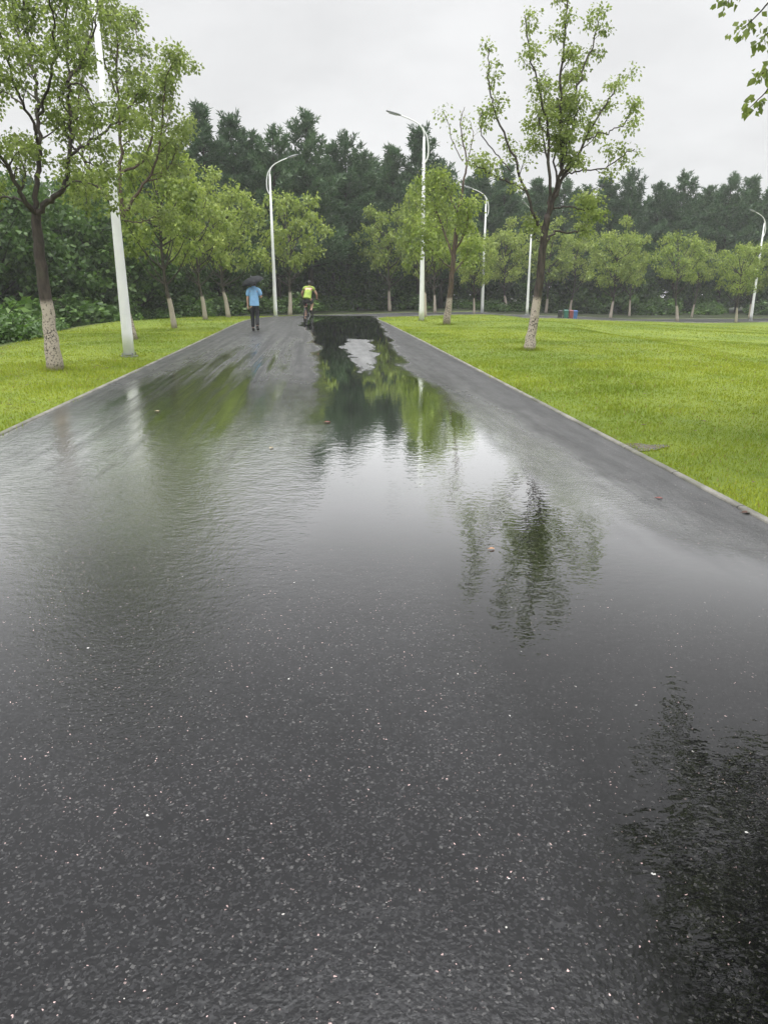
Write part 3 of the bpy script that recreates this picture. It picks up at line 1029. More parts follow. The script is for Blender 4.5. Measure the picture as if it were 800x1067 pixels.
# ---- park trees in the middle distance, from a few patterns
def park_proto(seed, h=7.4, clear=2.2, rx=2.4, bark=None, leaf=None, per=13, size=0.20, spread=0.34, clumps=30, tips_n=13, lean=0.1, low=-0.72, cz=0.60, rz=0.40):
    """straight trunk, limbs fanning into a dome of layered leaf clumps"""
    rng = np.random.default_rng(seed)
    mb = MB(); tips = []
    tr = smooth3([(0, 0, 0), (lean * 0.4, 0.03, clear * 0.5), (lean, 0, clear), (lean * 1.2, 0.05, h * 0.70)], 4)
    mb.tube(tr, list(np.linspace(0.16, 0.04, len(tr))), 9)
    c0 = np.array((lean, 0, h * cz)); ax = np.array((rx, rx, h * rz))
    ga = PI * (3 - math.sqrt(5))
    for i in range(clumps):
        zc = low + (0.97 - low) * (i + 0.5) / clumps
        rr = math.sqrt(max(0.02, 1 - zc * zc)); a = ga * i + rng.uniform(-0.35, 0.35)
        k = rng.uniform(0.55, 0.98)
        c = c0 + np.array((math.cos(a) * rr, math.sin(a) * rr, zc)) * ax * k
        z0 = min(max(clear * 0.85, c[2] - h * rng.uniform(0.16, 0.30)), h * 0.66)
        p0 = np.array((lean * min(1, z0 / clear), 0, z0))
        mid = p0 * 0.45 + c * 0.55 + np.array((0, 0, -0.08 * h * rr * 0.5))
        q = smooth3([p0, mid, c], 4)
        mb.tube(q, list(np.linspace(0.045, 0.010, len(q))), 5, cap=False)
        R_ = rx * rng.uniform(0.24, 0.36)
        for j in range(tips_n):
            d = rng.normal(size=3); d /= np.linalg.norm(d)
            e = c + d * R_ * rng.uniform(0.35, 1.0) * np.array((1, 1, 0.62)) + np.array((0, 0, 0.06))
            tips.append(e)
            if j % 3 == 0:
                mb.tube([q[-2], e], [0.012, 0.004], 4, cap=False)
    v = leaf_quads(rng, np.array(tips), per, spread, size, 0.36, 0.5)
    return mb.mesh('trunk', bark, True), raw_mesh('crown', v, quads(len(v) // 4), leaf)


PARK = [park_proto(21, 7.4, 1.9, 2.4, M['bark_park'], M['leaf_park'], lean=0.12), park_proto(22, 7.0, 1.7, 2.6, M['bark_park'], M['leaf_park'], lean=-0.25, clumps=34),
        park_proto(23, 7.8, 2.1, 2.3, M['bark_park'], M['leaf_park'], lean=0.3, clumps=25, cz=0.63), park_proto(24, 6.6, 1.8, 2.4, M['bark_park'], M['leaf_park'], lean=-0.1, clumps=22, spread=0.30),
        park_proto(25, 7.4, 2.0, 2.3, M['bark_park'], M['leaf_park'], lean=0.35, clumps=19, spread=0.38, cz=0.64, rz=0.36), park_proto(26, 7.2, 1.8, 2.5, M['bark_park'], M['leaf_park'], lean=-0.3, clumps=28, low=-0.85)]


def place(proto, name, loc, scale, rz, label, cat='tree', group=None):
    r = thing(name, loc, label, cat, group, rz)
    r.scale = scale
    tm, cm = proto
    link('trunk', tm, r); link('crown', cm, r)
    return r


# (base px, Y or None, top py, crown width px, proto, label)
PT = [((182, 339), 29, 138, 96, 2, 'yellow-green tree with a straight pale-footed trunk, first right of the nearest lamp post'),
      ((214, 329), 38, 176, 76, 0, 'small yellow-green tree with a leaning whitewashed trunk, second left of the man with the umbrella'),
      ((238, 325), 44, 176, 84, 1, 'yellow-green tree whose trunk stands just left of the man with the umbrella'),
      ((302, 322), 50, 196, 76, 3, 'bright rounded tree touching the left lamp post, between the man and the cyclist'),
      ((406, 318), 62, 212, 62, 1, 'rounded green tree alone at the far bend, left of the tall middle lamp post'),
      ((443, 325), 44, 176, 58, 2, 'yellow-green tree with its trunk hidden close behind the tall middle lamp post'),
      ((453, 324), 58, 215, 52, 0, 'small white-footed tree seen between the tall middle lamp and the bare-topped tree'),
      ((494, 323), 56, 232, 40, 3, 'low narrow tree close on the left of the lamp post behind the bare-topped tree'),
      ((527, 318), 72, 228, 52, 1, 'rounded far tree just left of the lamp post hidden by the tall slender tree'),
      ((569, 317), 74, 232, 50, 2, 'rounded tree of the far row, just right of the tall slender tree trunk'),
      ((594, 313), 76, 236, 44, 0, 'yellow-green tree standing directly behind the coloured waste bins'),
      ((636, 325), 66, 228, 56, 1, 'broad yellow-green tree right of the coloured waste bins'),
      ((656, 321), 74, 240, 38, 3, 'tree close behind the broad one right of the waste bins, its white trunk leaning right'),
      ((706, 327), 63, 236, 54, 2, 'full yellow-green tree alone in the gap left of the rightmost lamp post'),
      ((721, 322), 72, 246, 34, 0, 'tree peeping out behind the full yellow tree, its short white trunk leaning'),
      ((767, 329), 62, 252, 48, 3, 'low bright tree just left of the rightmost lamp post'),
      ((781, 324), 70, 250, 44, 1, 'tree close behind the rightmost lamp post'),
      ((818, 326), 68, 236, 60, 2, 'tree cut off by the right edge, beyond the rightmost lamp post')]
rr_ = random.Random(3)
for i_, (bp, Y, top, wpx, k, lab) in enumerate(PT):
    p = at_y(bp[0], bp[1], Y)
    z = Tz(p[0], p[1])
    H = at_y(bp[0], top, Y)[2] - z
    k = (k + (i_ % 3) * 2) % 6
    base_h = (7.4, 7.0, 7.8, 6.6, 7.4, 7.2)[k]
    base_w = (4.8, 5.2, 4.6, 4.8, 4.6, 5.0)[k] + 0.3
    wid = wpx / F_PX * Y
    sz = H / (base_h * 0.98); sw = wid / base_w
    place(PARK[k], 'park_tree', (p[0], p[1], z - 0.03), (sw, sw, sz), rr_.uniform(0, 6.28), lab, 'tree', 'lime-washed park trees').rotation_euler[0] = rr_.uniform(-0.05, 0.05)


# ---- pines of the wood
def pine_proto(seed, H=14.0, width=2.7, bare=0.30, leaf=None, gap=0.36):
    rng = np.random.default_rng(seed)
    mb = MB()
    tr = [(0, 0, 0), (rng.normal() * 0.1, 0, H * 0.4), (rng.normal() * 0.15, rng.normal() * 0.1, H * 0.75), (0, 0, H * 0.985)]
    tr = smooth3(tr, 5)
    mb.tube(tr, list(np.linspace(0.19, 0.025, len(tr))), 8)
    tuft = []; dirs = []
    z = H * bare
    while z < H * 0.97:
        f = (z - H * bare) / (H * (1 - bare))
        L = (width * (1 - f) ** 0.85 * 1.05 + 0.30) * rng.uniform(0.62, 1.12)
        nb = rng.integers(4, 6)
        a0 = rng.uniform(0, 6.28)
        for k in range(nb):
            if rng.uniform() < 0.12:
                continue
            a = a0 + 2 * PI * k / nb + rng.normal() * 0.2
            ll = L * rng.uniform(0.38, 1.25)
            rise = rng.uniform(0.15, 0.45) + 0.45 * f
            d = np.array((math.cos(a), math.sin(a), 0))
            p0, _, _ = along(tr, min(z / (H * 0.985), 0.999))
            q = [p0, p0 + d * ll * 0.5 + np.array((0, 0, ll * rise * 0.3)), p0 + d * ll + np.array((0, 0, ll * rise))]
            mb.tube(q, [0.045 * (1 - f) + 0.012, 0.025 * (1 - f) + 0.01, 0.006], 4, cap=False)
            m_ = max(3, int(ll / 0.22))
            for j in range(m_):
                t = 0.30 + 0.70 * (j + 0.7) / m_
                p, tg, _ = along(q, min(t, 0.999))
                side = np.array((-d[1], d[0], 0)) * (1 if j % 2 else -1) * ll * 0.28 * (1.1 - t) * rng.uniform(0.4, 1.2)
                tuft.append(p + side + np.array((0, 0, rng.uniform(0.0, 0.15)))); dirs.append(unit(tg * 0.6 + side * 0.8 + np.array((0, 0, 0.7))))
        z += gap * rng.uniform(0.75, 1.2)
    for k in range(7):
        tuft.append(np.array((rng.normal() * 0.1, rng.normal() * 0.1, H * (0.94 + 0.055 * k / 6)))); dirs.append(np.array((rng.normal() * 0.2, rng.normal() * 0.2, 1.0)))
    tuft = np.array(tuft); dirs = np.array(dirs)
    per = 20
    n = len(tuft) * per
    c = np.repeat(tuft, per, 0); dd = np.repeat(dirs, per, 0)
    o = dd * 0.75 + rng.normal(size=(n, 3)) * 0.62
    o /= np.linalg.norm(o, axis=1)[:, None]
    sd = np.cross(o, rng.normal(size=(n, 3))); sd /= np.linalg.norm(sd, axis=1)[:, None]
    L = rng.uniform(0.26, 0.52, n)[:, None]; W = rng.uniform(0.030, 0.052, n)[:, None]
    c = c + rng.normal(size=(n, 3)) * 0.06
    v = np.stack([c - sd * W * 0.5, c + o * L * 0.55 + sd * W, c + o * L, c + o * L * 0.55 - sd * W], 1).reshape(-1, 3)
    return mb.mesh('trunk', M['bark_wood'], True), raw_mesh('crown', v, quads(n), leaf)


PINE = [pine_proto(31, 14.0, 3.3, 0.24, M['needle']), pine_proto(32, 14.0, 2.8, 0.30, M['needle']), pine_proto(33, 14.0, 3.8, 0.20, M['needle'], 0.42),
        pine_proto(34, 14.0, 3.0, 0.36, M['needle'], 0.38)]

# skyline pines: (px of the top, py of the top, depth, proto, label)
PN = [(207, 108, 58, 1, 'dark pine whose top shows just right of the leafy tree behind the nearest lamp'),
      (240, 120, 60, 0, 'dark pine rising behind the row of small trees left of the man with the umbrella'),
      (262, 138, 62, 3, 'shorter dark pine in the dip of the skyline left of the left curved lamp'),
      (284, 131, 60, 2, 'dark pine whose top stands directly above the curved arm of the left lamp post'),
      (319, 119, 62, 0, 'tallest dark pine of the left skyline, rising behind the right of the left lamp head'),
      (345, 150, 66, 1, 'dark pine right of the tallest one of the left skyline, above the cyclist'),
      (360, 138, 66, 2, 'broad dark pine above the far bend of the path'),
      (380, 158, 68, 3, 'low dark pine in the skyline left of the tall middle lamp head'),
      (408, 152, 68, 1, 'slim dark pine right under the head of the tall middle lamp'),
      (438, 133, 68, 0, 'tall dark pine standing directly behind the upper part of the tall middle lamp post'),
      (462, 168, 72, 2, 'dark pine in the skyline between the tall middle lamp and the bare-topped tree'),
      (503, 176, 76, 0, 'dark pine behind the bare-topped tree and the lamp post beside it'),
      (530, 172, 78, 3, 'dark pine seen through the left limb of the tall slender tree'),
      (560, 186, 80, 1, 'dark pine hidden behind the trunk fork of the tall slender tree'),
      (590, 186, 80, 2, 'dark pine seen between the right-hand branches of the tall slender tree'),
      (632, 186, 82, 0, 'dark pine right of the tall slender tree, above the broad yellow-green tree'),
      (660, 176, 82, 2, 'dark pine with a knobbly top above the space right of the waste bins'),
      (688, 190, 84, 1, 'slim dark pine in the right skyline left of the full yellow tree'),
      (714, 181, 84, 0, 'tall dark pine directly above the full yellow tree'),
      (740, 194, 86, 3, 'low dark pine of the right skyline between two taller ones'),
      (764, 181, 84, 2, 'broad dark pine near the right edge, left of the rightmost lamp'),
      (785, 184, 86, 1, 'dark pine standing directly above the rightmost lamp post'),
      (806, 196, 86, 0, 'dark pine cut off by the right edge of the picture'),
      (176, 150, 56, 2, 'dark pine mostly hidden behind the leafy tree at the nearest lamp post'),
      (145, 160, 54, 0, 'dark pine behind the nearest white lamp post on the left')]
for (px, py, Y, k, lab) in PN:
    p = at_y(px, py, Y)
    z = Tz(p[0], p[1])
    s = (p[2] - z) / 14.0
    place(PINE[k], 'pine_tree', (p[0], p[1], z - 0.05), (s * rr_.uniform(0.95, 1.15),) * 2 + (s,), rr_.uniform(0, 6.28), lab, 'pine', 'pines along the skyline of the wood')


# the mass of the wood behind them, where no tree can be told from the next
def wood_mass():
    rng = np.random.default_rng(55)
    V = []; Fq = []; off = 0
    tv = []; tf = []
    datas = []
    for tm, cm in PINE:
        a = np.empty(len(cm.vertices) * 3, np.float32); cm.vertices.foreach_get('co', a)
        datas.append(a.reshape(-1, 3))
    spots = []
    for i in range(70):
        f = i / 69
        px = -140 + 1080 * f
        for row in range(2):
            Y = np.interp(px, [-100, 100, 250, 400, 520, 800, 950], [46, 56, 64, 72, 80, 90, 92]) + row * 4.0 + rng.uniform(-1.5, 1.5)
            py = np.interp(px, [-100, 60, 180, 250, 350, 450, 520, 640, 800, 950], [190, 185, 165, 158, 170, 178, 196, 200, 204, 205]) + rng.uniform(-4, 16) - 4 * row
            spots.append((px + rng.uniform(-8, 8), py, Y))
    for px, py, Y in spots:
        p = at_y(px, py, Y); z = Tz(p[0], p[1])
        d = datas[rng.integers(0, 4)]
        if rng.uniform() < 0.5:
            pass
        s = (p[2] - z) / 14.0
        a = rng.uniform(0, 6.28); c, s_ = math.cos(a), math.sin(a)
        w = s * rng.uniform(1.0, 1.25)
        q = np.stack([(d[:, 0] * c - d[:, 1] * s_) * w + p[0], (d[:, 0] * s_ + d[:, 1] * c) * w + p[1], d[:, 2] * s + z], 1)
        V.append(q)
    V = np.concatenate(V)
    tag(link('wood', raw_mesh('wood', V, quads(len(V) // 4), M['needle'])), kind='stuff')
    # low undergrowth that closes the view between the stems
    tips = []
    for i in range(900):
        px = rng.uniform(-160, 960)
        Y = np.interp(px, [-100, 0, 60, 150, 250, 340, 400, 520, 800, 950], [30, 33, 40, 50, 58, 64, 70, 76, 86, 90]) + rng.uniform(0, 7)
        x = (px - CX) / F_PX / ct * Y
        hc_ = rng.uniform(0.0, 1.0) * np.interp(px, [0, 100, 200, 400, 800], [6.0, 5.5, 5.0, 6.0, 7.0])
        rad = rng.uniform(0.6, 1.5)
        for j in range(17):
            d = rng.normal(size=3); d = d / np.linalg.norm(d) * rad * rng.uniform(0.4, 1.0)
            tips.append((x + d[0], Y + d[1], Tz(x, Y) + max(0.05, hc_ + d[2] * 0.8)))
    v = leaf_quads(rng, np.array(tips), 15, 0.55, 0.40, 0.42, 0.3)
    tag(link('undergrowth', raw_mesh('undergrowth', v, quads(len(v) // 4), M['leaf_deep'])), kind='stuff')


wood_mass()

# ---- broad dark trees at the left, and shrubs along the wood's foot
BROAD = [park_proto(41, 9.5, 1.4, 3.8, M['bark_wood'], M['leaf_deep'], per=15, size=0.27, spread=0.48, clumps=44, low=-0.9, cz=0.52, rz=0.50),
         park_proto(42, 9.0, 1.0, 4.0, M['bark_wood'], M['leaf_deep'], per=15, size=0.27, spread=0.48, clumps=44, low=-0.9, cz=0.52, rz=0.50)]
BT = [(-30, 165, 36, 0, 170, 'dark broad tree of the wood at the far left edge, behind the big forked tree'),
      (25, 185, 40, 1, 150, 'dark broad tree of the wood behind the forked trunk at the left'),
      (78, 178, 42, 0, 150, 'dark broad tree of the wood between the forked trunk and the nearest lamp post'),
      (128, 185, 46, 1, 130, 'dark broad tree of the wood behind the nearest lamp post'),
      (168, 200, 50, 0, 110, 'dark broad tree of the wood right of the nearest lamp post, behind the lawn trees'),
      (222, 215, 56, 1, 100, 'dark broad tree of the wood behind the two small trees left of the man'),
      (352, 232, 66, 0, 80, 'dark broad tree of the wood above the bend, right of the cyclist'),
      (385, 250, 68, 1, 70, 'dark broad tree of the wood behind the rounded tree at the bend')]
for (px, top, Y, k, wpx, lab) in BT:
    p = at_y(px, top, Y); z = Tz(p[0], p[1])
    s = (p[2] - z) / (9.5, 9.0)[k]; w = wpx / F_PX * Y / 8.2
    place(BROAD[k], 'broadleaf_tree', (p[0], p[1], z - 0.05), (w, w, s), rr_.uniform(0, 6.28), lab, 'tree', 'broad trees at the edge of the wood')


def shrub_proto(seed, leaf, h=1.6, r=1.3, size=0.2, n=90):
    rng = np.random.default_rng(seed)
    mb = MB(); tips = []
    for i in range(7):
        a = rng.uniform(0, 6.28); d = np.array((math.cos(a), math.sin(a), 0)) * r * rng.uniform(0.3, 0.9)
        q = [np.zeros(3), d * 0.4 + np.array((0, 0, h * 0.5)), d + np.array((0, 0, h * rng.uniform(0.7, 1.0)))]
        mb.tube(q, [0.03, 0.02, 0.006], 5, cap=False)
    for i in range(n):
        d = rng.normal(size=3); d[2] = abs(d[2]); d = unit(d) * rng.uniform(0.45, 1.0)
        tips.append(d * np.array((r, r, h)) + np.array((0, 0, 0.1)))
    v = leaf_quads(rng, np.array(tips), 16, 0.30, size, 0.38, 0.25)
    return mb.mesh('stem', M['bark_wood'], True), raw_mesh('foliage', v, quads(len(v) // 4), leaf)


SHR = [shrub_proto(51, M['leaf_shrub']), shrub_proto(52, M['leaf_shrub'], 1.3, 1.5), shrub_proto(53, M['leaf_deep'], 1.8, 1.3)]
SH = [(-14, 318, 22, 0.9, 0, 'leafy green shrub cut by the left edge, low behind the lawn crest'),
      (4, 322, 23, 0.8, 1, 'leafy green shrub at the left edge just behind the lawn crest'),
      (15, 318, 27, 0.9, 0, 'leafy green shrub left of the reeds, behind the lawn crest'),
      (44, 326, 29, 0.7, 1, 'low green shrub directly behind the foot of the whitewashed forked trunk'),
      (-20, 300, 30, 1.5, 0, 'green shrub at the left edge of the picture behind the reeds'),
      (10, 290, 33, 2.0, 0, 'bright green shrub low behind the reeds at the left edge'),
      (75, 300, 36, 1.6, 2, 'dark shrub right behind the whitewashed forked trunk'),
      (100, 312, 38, 1.1, 1, 'light green shrub on the crest between the forked trunk and the nearest lamp post'),
      (122, 316, 40, 0.9, 1, 'low light green shrub on the crest just left of the nearest lamp post'),
      (155, 314, 44, 0.9, 0, 'low light green shrub just right of the nearest lamp post'),
      (196, 300, 47, 1.3, 0, 'rounded shrub between the two straight trunks left of the man'),
      (172, 321, 43, 0.6, 1, 'smallest low shrub at the wood edge behind the pale-footed trunk'),
      (222, 300, 52, 1.6, 2, 'dark rounded shrub between the leaning trunk and the next one left of the man'),
      (262, 300, 55, 1.5, 2, 'dark shrub behind the man with the umbrella'),
      (310, 300, 58, 1.5, 2, 'dark shrub between the left lamp post and the cyclist'),
      (345, 302, 64, 1.5, 0, 'green shrub at the bend just right of the cyclist'),
      (372, 296, 66, 1.7, 2, 'dark shrub at the bend, second to the right of the cyclist'),
      (425, 300, 68, 1.5, 0, 'green shrub left of the foot of the tall middle lamp post'),
      (482, 310, 70, 1.2, 2, 'dark shrub right of the bare-topped tree'),
      (513, 308, 72, 1.3, 0, 'green shrub just right of the lamp post beside the bare-topped tree'),
      (541, 311, 74, 1.1, 1, 'low shrub left of the lamp post hidden by the tall slender tree'),
      (612, 306, 80, 1.5, 2, 'dark shrub behind the right of the waste bins'),
      (672, 310, 80, 1.2, 0, 'green shrub between the leaning white trunk and the full yellow tree'),
      (692, 306, 80, 1.6, 0, 'bigger green shrub left of the full yellow tree trunk'),
      (740, 312, 80, 1.2, 1, 'low shrub right of the full yellow tree'),
      (795, 310, 80, 1.4, 2, 'dark shrub at the right edge beyond the rightmost lamp post')]
for (px, top, Y, s, k, lab) in SH:
    p = at_y(px, top, Y); z = Tz(p[0], p[1])
    hh = max(p[2] - z, 0.5)
    sz = hh / (1.9, 1.6, 2.1)[k]
    r = thing('shrub', (p[0], p[1], z - 0.03), lab, 'shrub', 'shrubs along the foot of the wood', rr_.uniform(0, 6.28))
    r.scale = (s, s, sz)
    link('stem', SHR[k][0], r); link('foliage', SHR[k][1], r)


# reeds at the left edge, below the crest
def reed_proto(seed):
    rng = np.random.default_rng(seed)
    n = 260
    a = rng.uniform(0, 6.28, n); r = np.sqrt(rng.uniform(0, 1, n)) * 0.9
    x, y = np.cos(a) * r, np.sin(a) * r
    h = rng.uniform(0.8, 1.9, n); w = rng.uniform(0.014, 0.026, n)
    la = rng.uniform(0, 6.28, n); le = rng.uniform(0.15, 0.75, n) * h * 0.6
    th = rng.uniform(0, 6.28, n)
    dx, dy = np.cos(th) * w, np.sin(th) * w
    mx, my = x + np.cos(la) * le * 0.35, y + np.sin(la) * le * 0.35
    tx, ty = x + np.cos(la) * le, y + np.sin(la) * le
    v = np.stack([np.stack([x - dx, y - dy, 0 * h], 1), np.stack([x + dx, y + dy, 0 * h], 1), np.stack([mx + dx, my + dy, h * 0.7], 1), np.stack([mx - dx, my - dy, h * 0.7], 1),
                  np.stack([mx - dx, my - dy, h * 0.7], 1), np.stack([mx + dx, my + dy, h * 0.7], 1), np.stack([tx + dx * 0.2, ty, h * 0.95], 1), np.stack([tx, ty, h * 0.95], 1)], 1).reshape(-1, 3)
    return raw_mesh('reed_clump', v, quads(len(v) // 4), M['reed'])


RD = [reed_proto(61), reed_proto(62)]
for i, (px, top, Y, lab) in enumerate([(20, 334, 25, 'pale reed clump left of the whitewashed forked trunk'), (33, 334, 27, 'tall thin-leaved reed clump closest to the whitewashed forked trunk')]):
    p = at_y(px, top, Y); z = Tz(p[0], p[1])
    o = link('reed_clump', RD[i % 2], None, (p[0], p[1], z - 0.02))
    s = (p[2] - z) / 1.75
    o.scale = (1.0, 1.0, s); o.rotation_euler = (0, 0, i * 1.3)
    tag(o, lab, 'reeds', 'reeds at the left edge')


# ------------------------------------------------------------------ street lamps
def make_lamp(label, loc, side):
    """side -1: arm reaches to the left"""
    r = thing('street_lamp', loc, label, 'street lamp', 'white curved street lamps')
    H = 7.85
    m = MB(); m.tube([(0, 0, 0.03), (0, 0, 0.5), (0, 0, H * 0.5), (0, 0, H)], [0.125, 0.118, 0.085, 0.050], 12); m.build('pole', M['white_paint'], r, True)
    m = MB(); m.tube([(0, 0, -0.06), (0, 0, 0.012)], [0.19, 0.19], 16)
    for k in range(4):
        a = k * PI / 2 + PI / 4
        m.tube([(0.16 * math.cos(a), 0.16 * math.sin(a), 0.0), (0.16 * math.cos(a), 0.16 * math.sin(a), 0.075)], 0.014, 6)
    m.build('base_plate', M['grey_metal'], r)
    m = MB()
    for (z0, z1, dy) in ((0.55, 1.0, 0.0),):
        m.box((0, -0.111, 0.78), (0.09, 0.012, 0.34))
    m.build('access_door', M['white_paint'], r)
    s = side
    outer = smooth3([(0.0, 0, H - 1.05), (-s * 0.10, 0, H - 0.98), (-s * 0.19, 0, H - 0.72), (-s * 0.18, 0, H - 0.25), (-s * 0.06, 0, H + 0.15), (s * 0.22, 0, H + 0.48),
                     (s * 0.62, 0, H + 0.70), (s * 1.05, 0, H + 0.86)], 5)
    m = MB(); m.tube(outer, list(np.linspace(0.034, 0.026, len(outer))), 8); m.build('arm', M['white_paint'], r, True)
    inner = smooth3([(0, 0, H - 0.05), (s * 0.01, 0, H + 0.15), (s * 0.08, 0, H + 0.32)], 4)
    m = MB(); m.tube(inner, 0.030, 8); m.build('brace', M['white_paint'], r, True)
    # luminaire: a flat tapered housing
    m = MB()
    z0 = H + 0.86; tilt = 0.27
    prof = [(1.02, 0.035, 0.030), (1.10, 0.075, 0.045), (1.22, 0.105, 0.055), (1.45, 0.11, 0.055), (1.62, 0.085, 0.04), (1.68, 0.03, 0.02)]
    pts = [(s * x, 0, z0 + (x - 1.02) * tilt) for x, _, _ in prof]
    m.tube(pts, [1.0] * len(prof), 12, squash=[(h, w) for _, w, h in prof]) if False else None
    vs = []; fs = []; n = 12
    for (x, w, h), p in zip(prof, pts):
        for k in range(n):
            an = 2 * PI * k / n
            vs.append((p[0], math.cos(an) * w, p[2] + math.sin(an) * h))
    for i in range(len(prof) - 1):
        for k in range(n):
            fs.append((i * n + k, i * n + (k + 1) % n, (i + 1) * n + (k + 1) % n, (i + 1) * n + k))
    fs.append(tuple(range(n))); fs.append(tuple((len(prof) - 1) * n + k for k in range(n)))
    m.add(vs, fs)
    hd = m.build('lamp_head', M['grey_metal'], r, True)
    m = MB(); m.box((s * 1.38, 0, z0 + 0.36 * tilt - 0.05), (0.36, 0.15, 0.02), Matrix.Rotation(-s * math.atan(tilt), 3, 'Y'))
    m.build('lens', M['glass_lens'], hd)
    return r


def lamp_at(px, py, Y, side, label, rz=0.0):
    if Y is None:
        p = ground(px, py)
    else:
        p = at_y(px, py, Y)
    r = make_lamp(label, (p[0], p[1], Tz(p[0], p[1])), side)
    r.rotation_euler = (0, 0, rz)
    return r, p


lamp_at(135, 371, None, 1, 'nearest white lamp post at the left, its head above the top of the picture')
lamp_at(439, 334, None, -1, 'tall white lamp post in the middle with its arm curving left against the sky')
lamp_at(287, 323, 46, 1, 'white lamp post with its arm curving right, between the man and the cyclist')
lamp_at(502, 323, 58, -1, 'white lamp post right of the bare-topped tree with its arm curving left')
lamp_at(549, 321, 66, -1, 'white lamp post half hidden behind the trunk of the tall slender tree', 0.9)
lamp_at(782, 331, 66, -1, 'rightmost white lamp post, standing on the low lawn by the far path', 0.3)


# ------------------------------------------------------------------ waste bins
def make_bin(loc, mat, label, rz=0.0, sc_=1.0):
    r = thing('waste_bin', loc, label, 'waste bin', 'waste bins in a row by the far path', rz)
    r.scale = (sc_,) * 3
    m = MB()
    w0, w1, d0, d1, h = 0.20, 0.24, 0.22, 0.28, 0.86
    vs = [(-w0, -d0, 0.05), (w0, -d0, 0.05), (w0, d0, 0.05), (-w0, d0, 0.05), (-w1, -d1, h), (w1, -d1, h), (w1, d1, h), (-w1, d1, h)]
    m.add(vs, [(0, 3, 2, 1), (4, 5, 6, 7), (0, 1, 5, 4), (1, 2, 6, 5), (2, 3, 7, 6), (3, 0, 4, 7)])
    m.box((0, -d1 - 0.005, h - 0.02), (2 * w1 + 0.03, 0.03, 0.05)); m.build('body', mat, r)
    m = MB()
    m.add([(-w1 - 0.01, -d1 - 0.03, h + 0.008), (w1 + 0.01, -d1 - 0.03, h + 0.008), (w1 + 0.01, d1 + 0.03, h + 0.008), (-w1 - 0.01, d1 + 0.03, h + 0.008),
           (-w1 + 0.03, -d1 + 0.03, h + 0.07), (w1 - 0.03, -d1 + 0.03, h + 0.07), (w1 - 0.03, d1, h + 0.10), (-w1 + 0.03, d1, h + 0.10)],
          [(0, 3, 2, 1), (4, 5, 6, 7), (0, 1, 5, 4), (1, 2, 6, 5), (2, 3, 7, 6), (3, 0, 4, 7)])
    m.build('lid', mat, r)
    for s in (-1, 1):
        m = MB(); m.tube([(s * 0.19, d0 + 0.03, 0.09), (s * 0.25, d0 + 0.03, 0.09)], 0.09, 16); m.build('wheel', M['rubber'], r)
    m = MB(); m.tube([(-w1 + 0.04, d1 + 0.07, h), (w1 - 0.04, d1 + 0.07, h)], 0.016, 8); m.build('handle', M['dark_metal'], r)
    return r


for px, mt, lab in ((583.5, 'bin_black', 'black waste bin, leftmost of the bins in the row'), (589.5, 'bin_green', 'green waste bin beside the black one'),
                    (594.8, 'bin_red', 'red waste bin between the green and the blue one'), (599.0, 'bin_blue', 'blue waste bin at the right end of the row of bins')):
    p = at_y(px, 324, 58)
    make_bin((p[0], p[1], Tz(p[0], p[1]) + 0.0), M[mt], lab, rr_.uniform(-0.1, 0.1), 0.66 if mt != 'bin_black' else 0.6)


# ------------------------------------------------------------------ people
def skin_mesh(name, verts, edges, radii, mat, root=0, sub=2):
    me = bpy.data.meshes.new(name + '_rig')
    me.from_pydata([tuple(v) for v in verts], edges, [])
    ob = bpy.data.objects.new(name + '_rig', me); C.objects.link(ob)
    md = ob.modifiers.new('skin', 'SKIN'); md.use_smooth_shade = True; md.branch_smoothing = 0.5
    layer = me.skin_vertices[0].data if me.skin_vertices else None
    if layer is None:
        bpy.context.view_layer.objects.active = ob
        layer = me.skin_vertices[0].data
    for i, r in enumerate(radii):
        layer[i].radius = r if hasattr(r, '__len__') else (r, r)
        layer[i].use_root = (i == root)
    sb = ob.modifiers.new('sub', 'SUBSURF'); sb.levels = sub; sb.render_levels = sub
    dg = bpy.context.evaluated_depsgraph_get()
    dg.update()
    out = bpy.data.meshes.new_from_object(ob.evaluated_get(dg))
    out.name = name
    out.materials.clear(); out.materials.append(mat)
    bpy.data.objects.remove(ob); bpy.data.meshes.remove(me)
    return out


def figure(J, lists):
    """J: name->(pos, radius). lists: chains of names -> (verts, edges, radii)"""
    names = []; edges = []
    for ch in lists:
        for a in ch:
            if a not in names: names.append(a)
        for a, b in zip(ch[:-1], ch[1:]):
            e = (names.index(a), names.index(b))
            if e not in edges and e[::-1] not in edges: edges.append(e)
    return [J[n][0] for n in names], edges, [J[n][1] for n in names]


def hand_chains(J, pre, wrist, d, curl, side):
    """palm and five bent fingers; d: pointing direction, curl: direction fingers bend to, side: thumb side"""
    w = np.array(wrist); d = unit(np.array(d, float)); cu = unit(np.array(curl, float)); sd = unit(np.array(side, float))
    chains = []
    J[pre + 'palm'] = (tuple(w + d * 0.05), (0.036, 0.017))
    for k, (o, L) in enumerate(((0.030, 0.070), (0.010, 0.080), (-0.010, 0.074), (-0.029, 0.058))):
        a, b, c = pre + 'f%da' % k, pre + 'f%db' % k, pre + 'f%dc' % k
        p = w + d * 0.085 + sd * o
        J[a] = (tuple(p), 0.010)
        J[b] = (tuple(p + d * L * 0.45 + cu * 0.012), 0.009)
        J[c] = (tuple(p + d * L * 0.65 + cu * 0.045), 0.0075)
        chains.append([pre + 'palm', a, b, c])
    a, b = pre + 'ta', pre + 'tb'
    J[a] = (tuple(w + d * 0.045 + sd * 0.045 + cu * 0.012), 0.012)
    J[b] = (tuple(w + d * 0.085 + sd * 0.055 + cu * 0.035), 0.009)
    chains.append([pre + 'palm', a, b])
    return chains


